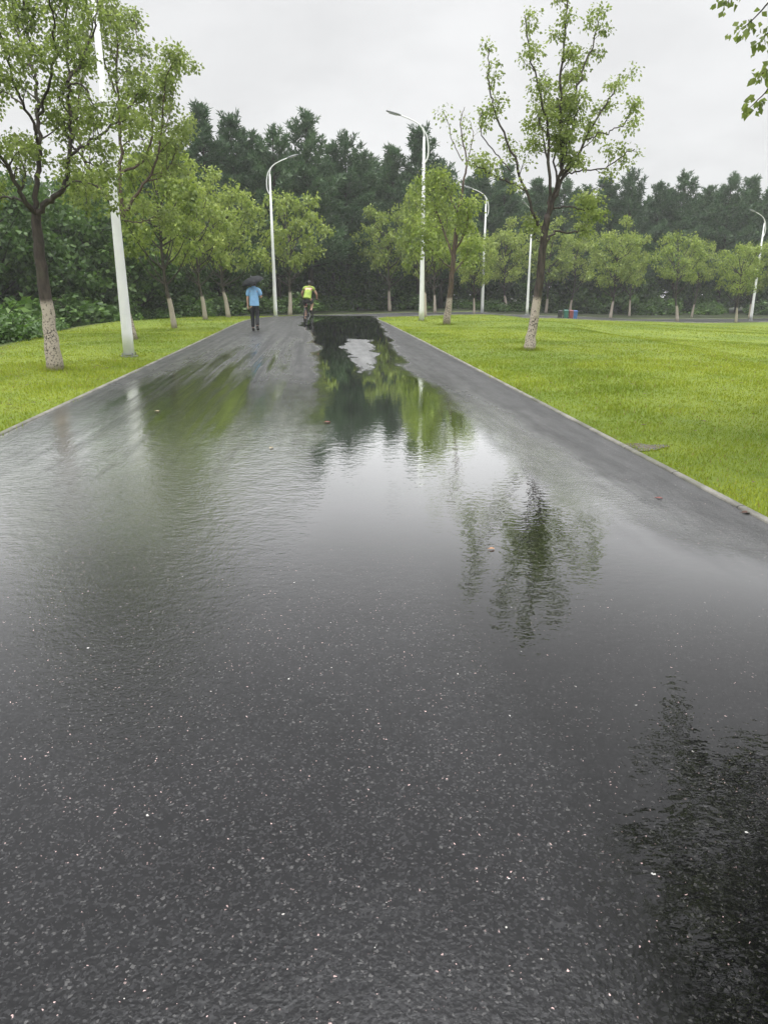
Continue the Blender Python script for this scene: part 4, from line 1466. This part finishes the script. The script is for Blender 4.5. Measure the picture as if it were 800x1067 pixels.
def face_bits(parent, head, fwd, mats=True):
    """eyes as small children of the person"""
    h = np.array(head); f = unit(np.array(fwd))
    side = unit(np.cross(f, (0, 0, 1)))
    for s in (-1, 1):
        m = MB(); c = h + f * 0.088 + side * s * 0.032 + np.array((0, 0, 0.012))
        m.ball(c, 0.012, 8, 6); m.build('eye', M['eye'], parent, True)


def head_joints(J, neck, head, fwd):
    n = np.array(neck); h = np.array(head); f = unit(np.array(fwd)); side = unit(np.cross(f, (0, 0, 1)))
    J['neck'] = (tuple(n), (0.058, 0.058))
    J['skull0'] = (tuple(h + np.array((0, 0, -0.065)) + f * 0.012), (0.066, 0.075))
    J['skull1'] = (tuple(h), (0.078, 0.094))
    J['skull2'] = (tuple(h + np.array((0, 0, 0.075)) - f * 0.008), (0.062, 0.075))
    J['nose0'] = (tuple(h + f * 0.09 - np.array((0, 0, 0.012))), 0.014)
    J['nose1'] = (tuple(h + f * 0.115 - np.array((0, 0, 0.028))), 0.011)
    J['mouth'] = (tuple(h + f * 0.088 - np.array((0, 0, 0.062))), (0.02, 0.010))
    J['earl'] = (tuple(h - side * 0.088 - np.array((0, 0, 0.01))), (0.012, 0.022))
    J['earr'] = (tuple(h + side * 0.088 - np.array((0, 0, 0.01))), (0.012, 0.022))
    return [['neck', 'skull0', 'skull1', 'skull2'], ['skull1', 'nose0', 'nose1'], ['skull0', 'mouth'], ['skull1', 'earl'], ['skull1', 'earr']]


def hair_mesh(head, fwd, low=-0.05):
    h = np.array(head); f = unit(np.array(fwd)); side = unit(np.cross(f, (0, 0, 1)))
    m = MB(); vs = []; fs = []; nu, nv = 18, 9
    for j in range(nv):
        th = (PI * 0.70) * j / (nv - 1)
        for i in range(nu):
            ph = 2 * PI * i / nu
            fr = math.cos(ph)                      # +1 at the forehead
            t2 = th * (1.0 - 0.34 * max(fr, 0))
            wob = 1 + 0.03 * math.sin(i * 2.7 + j * 1.9)
            p = h - f * 0.004 + (f * fr * 0.112 + side * math.sin(ph) * 0.096) * math.sin(t2) * wob + np.array((0, 0, 0.012 + 0.118 * math.cos(t2) * wob))
            vs.append(p)
    for j in range(nv - 1):
        for i in range(nu):
            fs.append((j * nu + i, j * nu + (i + 1) % nu, (j + 1) * nu + (i + 1) % nu, (j + 1) * nu + i))
    m.add(vs, fs)
    return m


def shoe(parent, ankle, fwd):
    a = np.array(ankle); f = unit(np.array(fwd)); s = unit(np.cross(f, (0, 0, 1)))
    m = MB()
    pts = [a - f * 0.07 - np.array((0, 0, 0.03)), a - f * 0.02 - np.array((0, 0, 0.02)), a + f * 0.06 - np.array((0, 0, 0.032)), a + f * 0.14 - np.array((0, 0, 0.045)), a + f * 0.19 - np.array((0, 0, 0.05))]
    vs = []; fs = []; n = 10
    for p, w, h in zip(pts, (0.036, 0.052, 0.054, 0.052, 0.024), (0.052, 0.066, 0.050, 0.034, 0.018)):
        for k in range(n):
            an = 2 * PI * k / n
            vs.append(p + s * math.cos(an) * w + np.array((0, 0, 1)) * math.sin(an) * h)
    for i in range(4):
        for k in range(n):
            fs.append((i * n + k, i * n + (k + 1) % n, (i + 1) * n + (k + 1) % n, (i + 1) * n + k))
    fs.append(tuple(range(n))); fs.append(tuple(4 * n + k for k in range(n)))
    m.add(vs, fs)
    m.build('shoe', M['shoe'], parent, True)


def walker():
    p = ground(266.5, 345)
    z = Tz(p[0], p[1])
    root = thing('person', (p[0], p[1], z), 'man seen from behind in a light blue shirt and black trousers, walking under an umbrella', 'person', None, 0.05)
    J = {'hip': ((0, 0, 0.92), (0.15, 0.11)), 'waist': ((0, 0, 1.06), (0.14, 0.10)), 'chest': ((0, 0.0, 1.28), (0.17, 0.11)), 'collar': ((0, 0.0, 1.41), (0.085, 0.075)),
         'shl': ((-0.175, 0, 1.375), 0.058), 'shr': ((0.175, 0, 1.375), 0.058),
         'ell': ((-0.225, -0.01, 1.10), 0.042), 'wrl': ((-0.235, 0.04, 0.86), 0.028),
         'elr': ((0.245, 0.02, 1.13), 0.042), 'wrr': ((0.17, 0.22, 1.20), 0.028),
         'hjl': ((-0.09, 0, 0.86), (0.088, 0.09)), 'hjr': ((0.09, 0, 0.86), (0.088, 0.09)),
         'knl': ((-0.085, 0.05, 0.49), 0.056), 'anl': ((-0.075, -0.02, 0.09), 0.038), 'tol': ((-0.075, 0.07, 0.05), (0.026, 0.02)),
         'knr': ((0.085, -0.02, 0.50), 0.056), 'anr': ((0.095, -0.22, 0.15), 0.038), 'tor': ((0.098, -0.15, 0.09), (0.026, 0.02))}
    hc = head_joints(J, (0, 0.01, 1.47), (0, 0.025, 1.585), (0, 1, -0.08))
    ch = [['hip', 'waist', 'chest', 'collar', 'neck'], ['chest', 'shl', 'ell', 'wrl', 'Lpalm'], ['chest', 'shr', 'elr', 'wrr', 'Rpalm'],
          ['hip', 'hjl', 'knl', 'anl', 'tol'], ['hip', 'hjr', 'knr', 'anr', 'tor']] + hc
    ch += hand_chains(J, 'L', J['wrl'][0], (0, 0.1, -1), (0.4, 0.6, 0), (0.2, 1, 0))
    ch += hand_chains(J, 'R', J['wrr'][0], (-0.75, 0.5, 0.3), (-0.3, -0.9, 0.1), (0, 0.1, 1))
    v, e, r = figure(J, ch)
    link('body', skin_mesh('body', v, e, r, M['skin']), root)
    up = lambda n, k, dz=0.0: (tuple(np.array(J[n][0]) + np.array((0, 0, dz))), tuple(np.array(J[n][1] if hasattr(J[n][1], '__len__') else (J[n][1],) * 2) * k))
    K = {'hem': ((0, 0, 0.845), (0.185, 0.135)), 'hem2': ((0, 0, 0.87), (0.185, 0.135)), 'waist': ((0, 0, 1.06), (0.175, 0.13)), 'chest': ((0, 0, 1.28), (0.195, 0.13)), 'col': ((0, 0, 1.455), (0.092, 0.085)),
         'shl': ((-0.18, 0, 1.37), 0.092), 'shr': ((0.18, 0, 1.37), 0.092), 'sll': ((-0.222, -0.008, 1.16), 0.070), 'slr': ((0.235, 0.014, 1.18), 0.070),
         'tl': ((-0.09, 0, 1.415), (0.085, 0.095)), 'tr': ((0.09, 0, 1.415), (0.085, 0.095))}
    v, e, r = figure(K, [['hem', 'hem2', 'waist', 'chest', 'col'], ['col', 'tl', 'shl', 'sll'], ['col', 'tr', 'shr', 'slr']])
    link('shirt', skin_mesh('shirt', v, e, r, M['blue_shirt'], 2), root)
    K = {'top': ((0, 0, 0.94), (0.155, 0.115)), 'hip': ((0, 0, 0.88), (0.165, 0.125)), 'hjl': ((-0.09, 0, 0.80), 0.10), 'hjr': ((0.09, 0, 0.80), 0.10), 'knl': ((-0.085, 0.05, 0.49), 0.078), 'knr': ((0.085, -0.02, 0.50), 0.078),
         'anl': ((-0.076, -0.015, 0.11), 0.066), 'anr': ((0.095, -0.205, 0.18), 0.066)}
    v, e, r = figure(K, [['top', 'hip', 'hjl', 'knl', 'anl'], ['hip', 'hjr', 'knr', 'anr']])
    link('trousers', skin_mesh('trousers', v, e, r, M['black_cloth'], 1), root)
    m = MB(); m.tube([(0, 0.0, 1.425), (0, 0.005, 1.49), (0, 0.008, 1.505)], [0.098, 0.076, 0.070], 16, cap=False); m.build('collar', M['blue_shirt'], root, True)
    hair_mesh((0, 0.025, 1.585), (0, 1, 0)).build('hair', M['hair'], root, True)
    face_bits(root, (0, 0.025, 1.585), (0, 1, 0))
    shoe(root, (-0.075, -0.02, 0.085), (0, 1, 0)); shoe(root, (0.097, -0.21, 0.155), (0, 0.9, -0.35))
    # the umbrella he holds
    grip = np.array((0.10, 0.27, 1.24))
    top = np.array((-0.075, 0.11, 1.80))
    M4 = Matrix.Rotation(0.05, 3, 'Z')
    wp = lambda q: tuple(M4 @ Vector(q) + Vector((p[0], p[1], z)))
    um = thing('umbrella', wp(grip), 'open black umbrella tilted over the man in the light blue shirt', 'umbrella', None, 0.05)
    ax = unit(top - grip)
    loc = lambda q: np.array(q) - grip
    m = MB(); m.tube([loc(grip + ax * 0.03), loc(top + ax * 0.05)], 0.007, 8); m.build('shaft', M['steel'], um, True)
    m = MB(); m.tube([loc(grip - ax * 0.10), loc(grip + ax * 0.04)], [0.016, 0.014], 10); m.build('handle', M['dark_metal'], um, True)
    a1 = unit(np.cross(ax, (0, 1, 0))); a2 = np.cross(ax, a1)
    Ru, dep = 0.41, 0.16
    rings = 7; nseg = 8; sub = 4; N = nseg * sub
    vs = [loc(top)]; fs = []
    for j in range(1, rings + 1):
        t = j / rings
        for i in range(N):
            an = 2 * PI * i / N
            k = (i % sub) / sub
            scallop = 1 - 0.075 * t * math.sin(PI * k)
            vs.append(loc(top) + (a1 * math.cos(an) + a2 * math.sin(an)) * Ru * math.sin(t * 1.35) / math.sin(1.35) * scallop - ax * dep * (1 - math.cos(t * 1.35)) / (1 - math.cos(1.35)))
    for i in range(N):
        fs.append((0, 1 + i, 1 + (i + 1) % N))
    for j in range(rings - 1):
        for i in range(N):
            fs.append((1 + j * N + i, 1 + (j + 1) * N + i, 1 + (j + 1) * N + (i + 1) % N, 1 + j * N + (i + 1) % N))
    m = MB(); m.add(vs, fs); m.build('canopy', M['umbrella'], um, True)
    for k in range(nseg):
        an = 2 * PI * k / nseg
        q = [loc(top) + (a1 * math.cos(an) + a2 * math.sin(an)) * Ru * math.sin(t * 1.35) / math.sin(1.35) - ax * (dep * (1 - math.cos(t * 1.35)) / (1 - math.cos(1.35)) + 0.008) for t in (0.05, 0.35, 0.7, 0.99)]
        rb = MB(); rb.tube(q, 0.0035, 5); rb.build('rib', M['steel'], um)
    m = MB(); m.tube([loc(top), loc(top + ax * 0.05)], [0.010, 0.006], 8); m.build('tip', M['dark_metal'], um)


walker()


def cyclist():
    p = ground(321.5, 338.5)
    z = Tz(p[0], p[1])
    rz = -0.12
    bk = thing('bicycle', (p[0], p[1], z), 'dark bicycle ridden away from the viewer by the person in the lime top', 'bicycle', None, rz)
    bk.rotation_euler = (0, 0.03, rz)
    ra, fa, bb, sd, hb = (0, -0.5, 0.34), (0, 0.54, 0.34), (0, -0.08, 0.30), (0, -0.24, 0.90), (0, 0.36, 0.98)
    for c in (ra, fa):
        m = MB(); m.torus(c, (1, 0, 0), 0.318, 0.024, 44, 8); w = m.build('wheel', M['rubber'], bk, True)
        m = MB(); m.torus(c, (1, 0, 0), 0.288, 0.012, 40, 6); m.build('rim', M['dark_metal'], w, True)
        m = MB(); m.tube([(c[0] - 0.05, c[1], c[2]), (c[0] + 0.05, c[1], c[2])], 0.022, 10)
        for k in range(20):
            a = 2 * PI * k / 20
            m.tube([(0.02 if k % 2 else -0.02, c[1], c[2]), (0, c[1] + 0.285 * math.cos(a), c[2] + 0.285 * math.sin(a))], 0.0018, 4, cap=False)
        m.build('spokes', M['dark_metal'], w)
    m = MB(); hl = (0, 0.40, 0.84); hl2 = (0, 0.44, 0.68)
    m.tube([bb, (0, -0.22, 0.80)], 0.017, 8); m.tube([(0, -0.21, 0.76), hl], 0.018, 8); m.tube([bb, hl2], 0.022, 8); m.tube([hl, hl2], 0.024, 8)
    for s in (-1, 1):
        m.tube([(s * 0.02, bb[1], bb[2]), (s * 0.06, ra[1], ra[2])], 0.010, 6); m.tube([(s * 0.015, -0.20, 0.72), (s * 0.06, ra[1], ra[2])], 0.009, 6)
    m.build('frame', M['dark_metal'], bk, True)
    m = MB()
    for s in (-1, 1):
        m.tube([(s * 0.02, 0.44, 0.68), (s * 0.055, 0.46, 0.60), (s * 0.055, fa[1], fa[2])], 0.014, 6)
    m.build('fork', M['dark_metal'], bk, True)
    m = MB(); m.tube([(-0.31, 0.33, 1.00), (-0.12, 0.37, 0.98), (0.12, 0.37, 0.98), (0.31, 0.33, 1.00)], 0.013, 8); m.tube([hl, (0, 0.37, 0.98)], 0.014, 8)
    h = m.build('handlebar', M['dark_metal'], bk, True)
    for s in (-1, 1):
        m = MB(); m.tube([(s * 0.20, 0.355, 0.985), (s * 0.32, 0.328, 1.0)], 0.017, 8); m.build('grip', M['rubber'], h)
    m = MB(); m.tube([(0, -0.22, 0.80), (0, -0.24, 0.90)], 0.013, 8); m.build('seat_post', M['steel'], bk)
    m = MB(); m.tube([(0, -0.37, 0.925), (0, -0.30, 0.925), (0, -0.18, 0.92), (0, -0.09, 0.915)], [0.045, 0.085, 0.05, 0.018], 10, squash=[(0.9, 0.35)] * 4); m.build('saddle', M['rubber'], bk, True)
    m = MB(); m.torus(bb, (1, 0, 0), 0.09, 0.008, 24, 5); m.tube([(-0.06, bb[1], bb[2]), (0.06, bb[1], bb[2])], 0.015, 8)
    m.tube([(-0.07, bb[1], bb[2]), (-0.08, -0.06, 0.13)], 0.010, 6); m.tube([(0.07, bb[1], bb[2]), (0.08, -0.10, 0.47)], 0.010, 6); m.build('crank', M['steel'], bk)
    for s, q in ((-1, (-0.13, -0.06, 0.13)), (1, (0.13, -0.10, 0.47))):
        m = MB(); m.box(q, (0.09, 0.10, 0.02)); m.build('pedal', M['rubber'], bk)
    m = MB(); m.tube([(0, -0.70, 0.66), (0, -0.82, 0.56)], 0.02, 6, squash=[(1, 1), (1, 1)]); 
    ring = [(0, -0.5 + 0.37 * math.cos(a), 0.34 + 0.37 * math.sin(a)) for a in np.linspace(0.9, 2.9, 9)]
    m = MB(); m.tube(ring, 0.022, 6, squash=[(1.0, 0.3)] * 9); m.build('mudguard', M['rubber'], bk, True)
    m = MB(); m.box((0, -0.37, 0.80), (0.05, 0.03, 0.035)); m.build('reflector', M['bin_red'], bk)

    root = thing('person', (p[0], p[1], z), 'cyclist seen from behind in a lime green top and dark shorts, bending over the bicycle', 'person', None, rz)
    root.rotation_euler = (0, 0.03, rz)
    J = {'hip': ((0, -0.25, 1.04), (0.155, 0.12)), 'waist': ((0, -0.17, 1.16), (0.135, 0.11)), 'chest': ((0, 0.0, 1.36), (0.17, 0.11)), 'collar': ((0, 0.08, 1.46), (0.085, 0.075)),
         'shl': ((-0.18, 0.05, 1.43), 0.056), 'shr': ((0.18, 0.05, 1.43), 0.056),
         'ell': ((-0.30, 0.13, 1.20), 0.044), 'wrl': ((-0.27, 0.29, 1.035), 0.028), 'elr': ((0.31, 0.13, 1.20), 0.044), 'wrr': ((0.28, 0.29, 1.035), 0.028),
         'hjl': ((-0.095, -0.22, 0.98), 0.095), 'hjr': ((0.095, -0.22, 0.98), 0.095),
         'knl': ((-0.115, 0.05, 0.60), 0.060), 'anl': ((-0.115, -0.10, 0.215), 0.040), 'tol': ((-0.118, 0.0, 0.18), (0.026, 0.018)),
         'knr': ((0.125, 0.17, 0.86), 0.060), 'anr': ((0.12, -0.13, 0.56), 0.040), 'tor': ((0.12, -0.04, 0.52), (0.026, 0.018))}
    hc = head_joints(J, (0, 0.115, 1.50), (0, 0.16, 1.60), (0, 1, -0.25))
    ch = [['hip', 'waist', 'chest', 'collar', 'neck'], ['chest', 'shl', 'ell', 'wrl', 'Lpalm'], ['chest', 'shr', 'elr', 'wrr', 'Rpalm'], ['hip', 'hjl', 'knl', 'anl', 'tol'], ['hip', 'hjr', 'knr', 'anr', 'tor']] + hc
    ch += hand_chains(J, 'L', J['wrl'][0], (0, 0.9, -0.15), (0, -0.2, -1), (1, 0, 0.1))
    ch += hand_chains(J, 'R', J['wrr'][0], (0, 0.9, -0.15), (0, -0.2, -1), (-1, 0, 0.1))
    v, e, r = figure(J, ch)
    link('body', skin_mesh('body', v, e, r, M['skin']), root)
    K = {'hem': ((0, -0.27, 1.00), (0.185, 0.15)), 'hem2': ((0, -0.255, 1.04), (0.185, 0.15)), 'waist': ((0, -0.17, 1.17), (0.17, 0.13)), 'chest': ((0, 0.0, 1.36), (0.19, 0.13)), 'col': ((0, 0.075, 1.455), (0.095, 0.085)),
         'shl': ((-0.18, 0.048, 1.425), 0.09), 'shr': ((0.18, 0.048, 1.425), 0.09), 'tl': ((-0.09, 0.06, 1.45), (0.085, 0.095)), 'tr': ((0.09, 0.06, 1.45), (0.085, 0.095)),
         'sll': ((-0.235, 0.085, 1.32), 0.066), 'slr': ((0.24, 0.085, 1.32), 0.066)}
    v, e, r = figure(K, [['hem', 'hem2', 'waist', 'chest', 'col'], ['col', 'tl', 'shl', 'sll'], ['col', 'tr', 'shr', 'slr']])
    link('top', skin_mesh('top', v, e, r, M['lime_vest'], 2), root)
    K = {'top': ((0, -0.25, 1.07), (0.165, 0.125)), 'hip': ((0, -0.25, 1.02), (0.20, 0.16)), 'hjl': ((-0.10, -0.19, 0.95), 0.135), 'hjr': ((0.10, -0.18, 0.97), 0.14), 'tl': ((-0.112, -0.04, 0.76), 0.095), 'tr': ((0.118, 0.06, 0.90), 0.11)}
    v, e, r = figure(K, [['top', 'hip', 'hjl', 'tl'], ['hip', 'hjr', 'tr']])
    link('shorts', skin_mesh('shorts', v, e, r, M['dark_shorts'], 1), root)
    hair_mesh((0, 0.16, 1.60), (0, 1, -0.2)).build('hair', M['hair'], root, True)
    face_bits(root, (0, 0.16, 1.60), (0, 1, -0.25))
    shoe(root, (-0.117, -0.11, 0.21), (0, 1, -0.1)); shoe(root, (0.12, -0.13, 0.55), (0, 1, -0.1))


cyclist()


# ------------------------------------------------------------------ leaves fallen on the path
def fallen_leaf(px, py, mat, L, label, rz):
    p = ground(px, py)
    m = MB(); W = L * 0.33; n = 7
    vs = []; fs = []
    for i in range(n):
        t = i / (n - 1)
        w = W * math.sin(PI * min(0.04 + 0.94 * t, 0.985)) ** 0.8
        x = (t - 0.5) * L
        vs += [(x, -w, 0.006 + 0.18 * w), (x, 0, 0.003 + 0.01 * math.sin(t * 5) * L * 10 * 0.2), (x, w, 0.006 + 0.22 * w)]
    for i in range(n - 1):
        for k in range(2):
            fs.append((i * 3 + k, (i + 1) * 3 + k, (i + 1) * 3 + k + 1, i * 3 + k + 1))
    m.add(vs, fs)
    m.tube([(-L * 0.5, 0, 0.004), (-L * 0.72, L * 0.06, 0.005)], [0.0018, 0.0012], 4)
    o = m.build('fallen_leaf', mat, None, False, (p[0], p[1], p[2] + 0.001 if False else Tz(p[0], p[1]) + 0.002))
    o.rotation_euler = (0, 0, rz)
    tag(o, label, 'leaf', 'fallen leaves on the wet path')


fallen_leaf(512, 574, M['leaf_orange'], 0.036, 'pale orange leaf lying in the wet middle of the path, left of the mirrored tree', 0.2)
fallen_leaf(686, 521, M['leaf_red'], 0.05, 'dull red leaf lying on the path near the right kerb', -0.4)
fallen_leaf(777, 536, M['leaf_brown'], 0.07, 'dark brown leaf lying close to the right kerb at the picture edge', 0.1)
fallen_leaf(341, 441, M['leaf_red'], 0.07, 'small red leaf on the path left of the long puddle', 0.3)
fallen_leaf(283, 468, M['leaf_pale'], 0.055, 'pale yellowish leaf on the left half of the path below the dark streaks', 1.2)
fallen_leaf(164, 429, M['leaf_pale'], 0.06, 'pale leaf on the wet left half of the path, nearest to the left kerb', -0.2)

# a small puddle in the grass beside the right kerb
gp = ground(672, 464)
m = MB(); vs = [(0, 0, 0)]
for i in range(28):
    a = 2 * PI * i / 28
    rr = 1 + 0.28 * math.sin(a * 3 + 1) + 0.16 * math.sin(a * 5)
    x_, y_ = 0.19 * rr * math.cos(a), 0.17 * rr * math.sin(a)
    vs.append((x_, y_, Tz(gp[0] + x_, gp[1] + y_) - Tz(gp[0], gp[1])))
m.add(vs, [(0, 1 + i, 1 + (i + 1) % 28) for i in range(28)])
tag(m.build('grass_puddle', M['water'], None, False, (gp[0], gp[1], Tz(gp[0], gp[1]) - 0.016)), kind='structure')

# ------------------------------------------------------------------ sky, light, air
w = bpy.data.worlds.new('World'); sc.world = w; w.use_nodes = True
t = w.node_tree; t.nodes.clear(); g = G(t)
SUN_EL, SUN_ROT = R(58), R(205)
sky = g.n('ShaderNodeTexSky', sky_type='NISHITA', sun_disc=False)
sky.sun_elevation = SUN_EL; sky.sun_rotation = SUN_ROT; sky.air_density = 1.0; sky.dust_density = 3.0
tc = g.n('ShaderNodeTexCoord').outputs['Generated']
sx, sy, sz = g.sep(tc)[0:3]
zz = g.m('MAXIMUM', sz, 0.02)
proj = g.xyz(g.m('DIVIDE', sx, g.add(zz, 0.25)), g.m('DIVIDE', sy, g.add(zz, 0.25)), 0.0)
cl = g.noise(proj, 1.6, 5.0, 0.55)
cl2 = g.noise(proj, 0.7, 3.0, 0.5)
lum = g.add(8.7, g.add(g.mul(g.ss(0.27, 0.6, sz), 3.0), g.mul(g.ss(0.72, 0.97, sz), 54.0)))          # an overcast sky is brightest overhead
lum = g.mul(lum, g.add(0.88, g.add(g.mul(g.ss(0.33, 0.67, cl), 0.12), g.mul(g.ss(0.35, 0.65, cl2), 0.13))))
lumc = g.n('ShaderNodeCombineColor')
g.put(lumc.inputs[0], g.mul(lum, 1.0)); g.put(lumc.inputs[1], g.mul(lum, 1.003)); g.put(lumc.inputs[2], g.mul(lum, 1.01))
mixn = g.mix(0.96, sky.outputs[0], lumc.outputs[0])
bg = g.n('ShaderNodeBackground'); g.put(bg.inputs['Color'], mixn); bg.inputs['Strength'].default_value = 0.1
ow = g.n('ShaderNodeOutputWorld'); t.links.new(bg.outputs[0], ow.inputs[0])

sl = bpy.data.lights.new('sun', 'SUN'); sl.energy = 1.5; sl.angle = R(25); sl.color = (1.0, 0.97, 0.93)
so = bpy.data.objects.new('sun', sl); C.objects.link(so)
sd_ = Vector((math.sin(SUN_ROT) * math.cos(SUN_EL), math.cos(SUN_ROT) * math.cos(SUN_EL), math.sin(SUN_EL)))
so.rotation_euler = sd_.to_track_quat('Z', 'Y').to_euler(); so.location = (0, 0, 60)

HAZE = 0.0009
if HAZE:
    m = MB(); m.box((0, 78, 8.5), (325, 250, 30))
    hm = bpy.data.materials.new('haze'); hm.use_nodes = True
    hm.node_tree.nodes.clear(); gh = G(hm.node_tree)
    ho = gh.n('ShaderNodeOutputMaterial'); vol = gh.n('ShaderNodeVolumePrincipled')
    vol.inputs['Color'].default_value = (0.88, 0.91, 0.90, 1); vol.inputs['Density'].default_value = HAZE
    hm.node_tree.links.new(vol.outputs[0], ho.inputs['Volume'])
    tag(m.build('haze', hm), kind='stuff')

# ------------------------------------------------------------------ camera and render
cam = bpy.data.cameras.new('camera'); co = bpy.data.objects.new('camera', cam); C.objects.link(co)
co.location = tuple(CAM); co.rotation_euler = (PI / 2 - PITCH, 0, 0)
cam.sensor_fit = 'VERTICAL'; cam.sensor_height = 36.0; cam.sensor_width = 27.0
cam.lens = F_PX / 1067.0 * 36.0
cam.clip_start = 0.05; cam.clip_end = 2000
sc.camera = co
sc.view_settings.view_transform = 'Standard'
try:
    sc.view_settings.look = 'None'
except Exception:
    pass
sc.view_settings.exposure = 0.0; sc.view_settings.gamma = 1.0
sc.view_settings.use_curve_mapping = False
sc.cycles.max_bounces = 6; sc.cycles.diffuse_bounces = 3; sc.cycles.glossy_bounces = 3; sc.cycles.transmission_bounces = 3
sc.cycles.volume_bounces = 0; sc.cycles.transparent_max_bounces = 8
sc.cycles.use_adaptive_sampling = True
sc.cycles.use_denoising = True
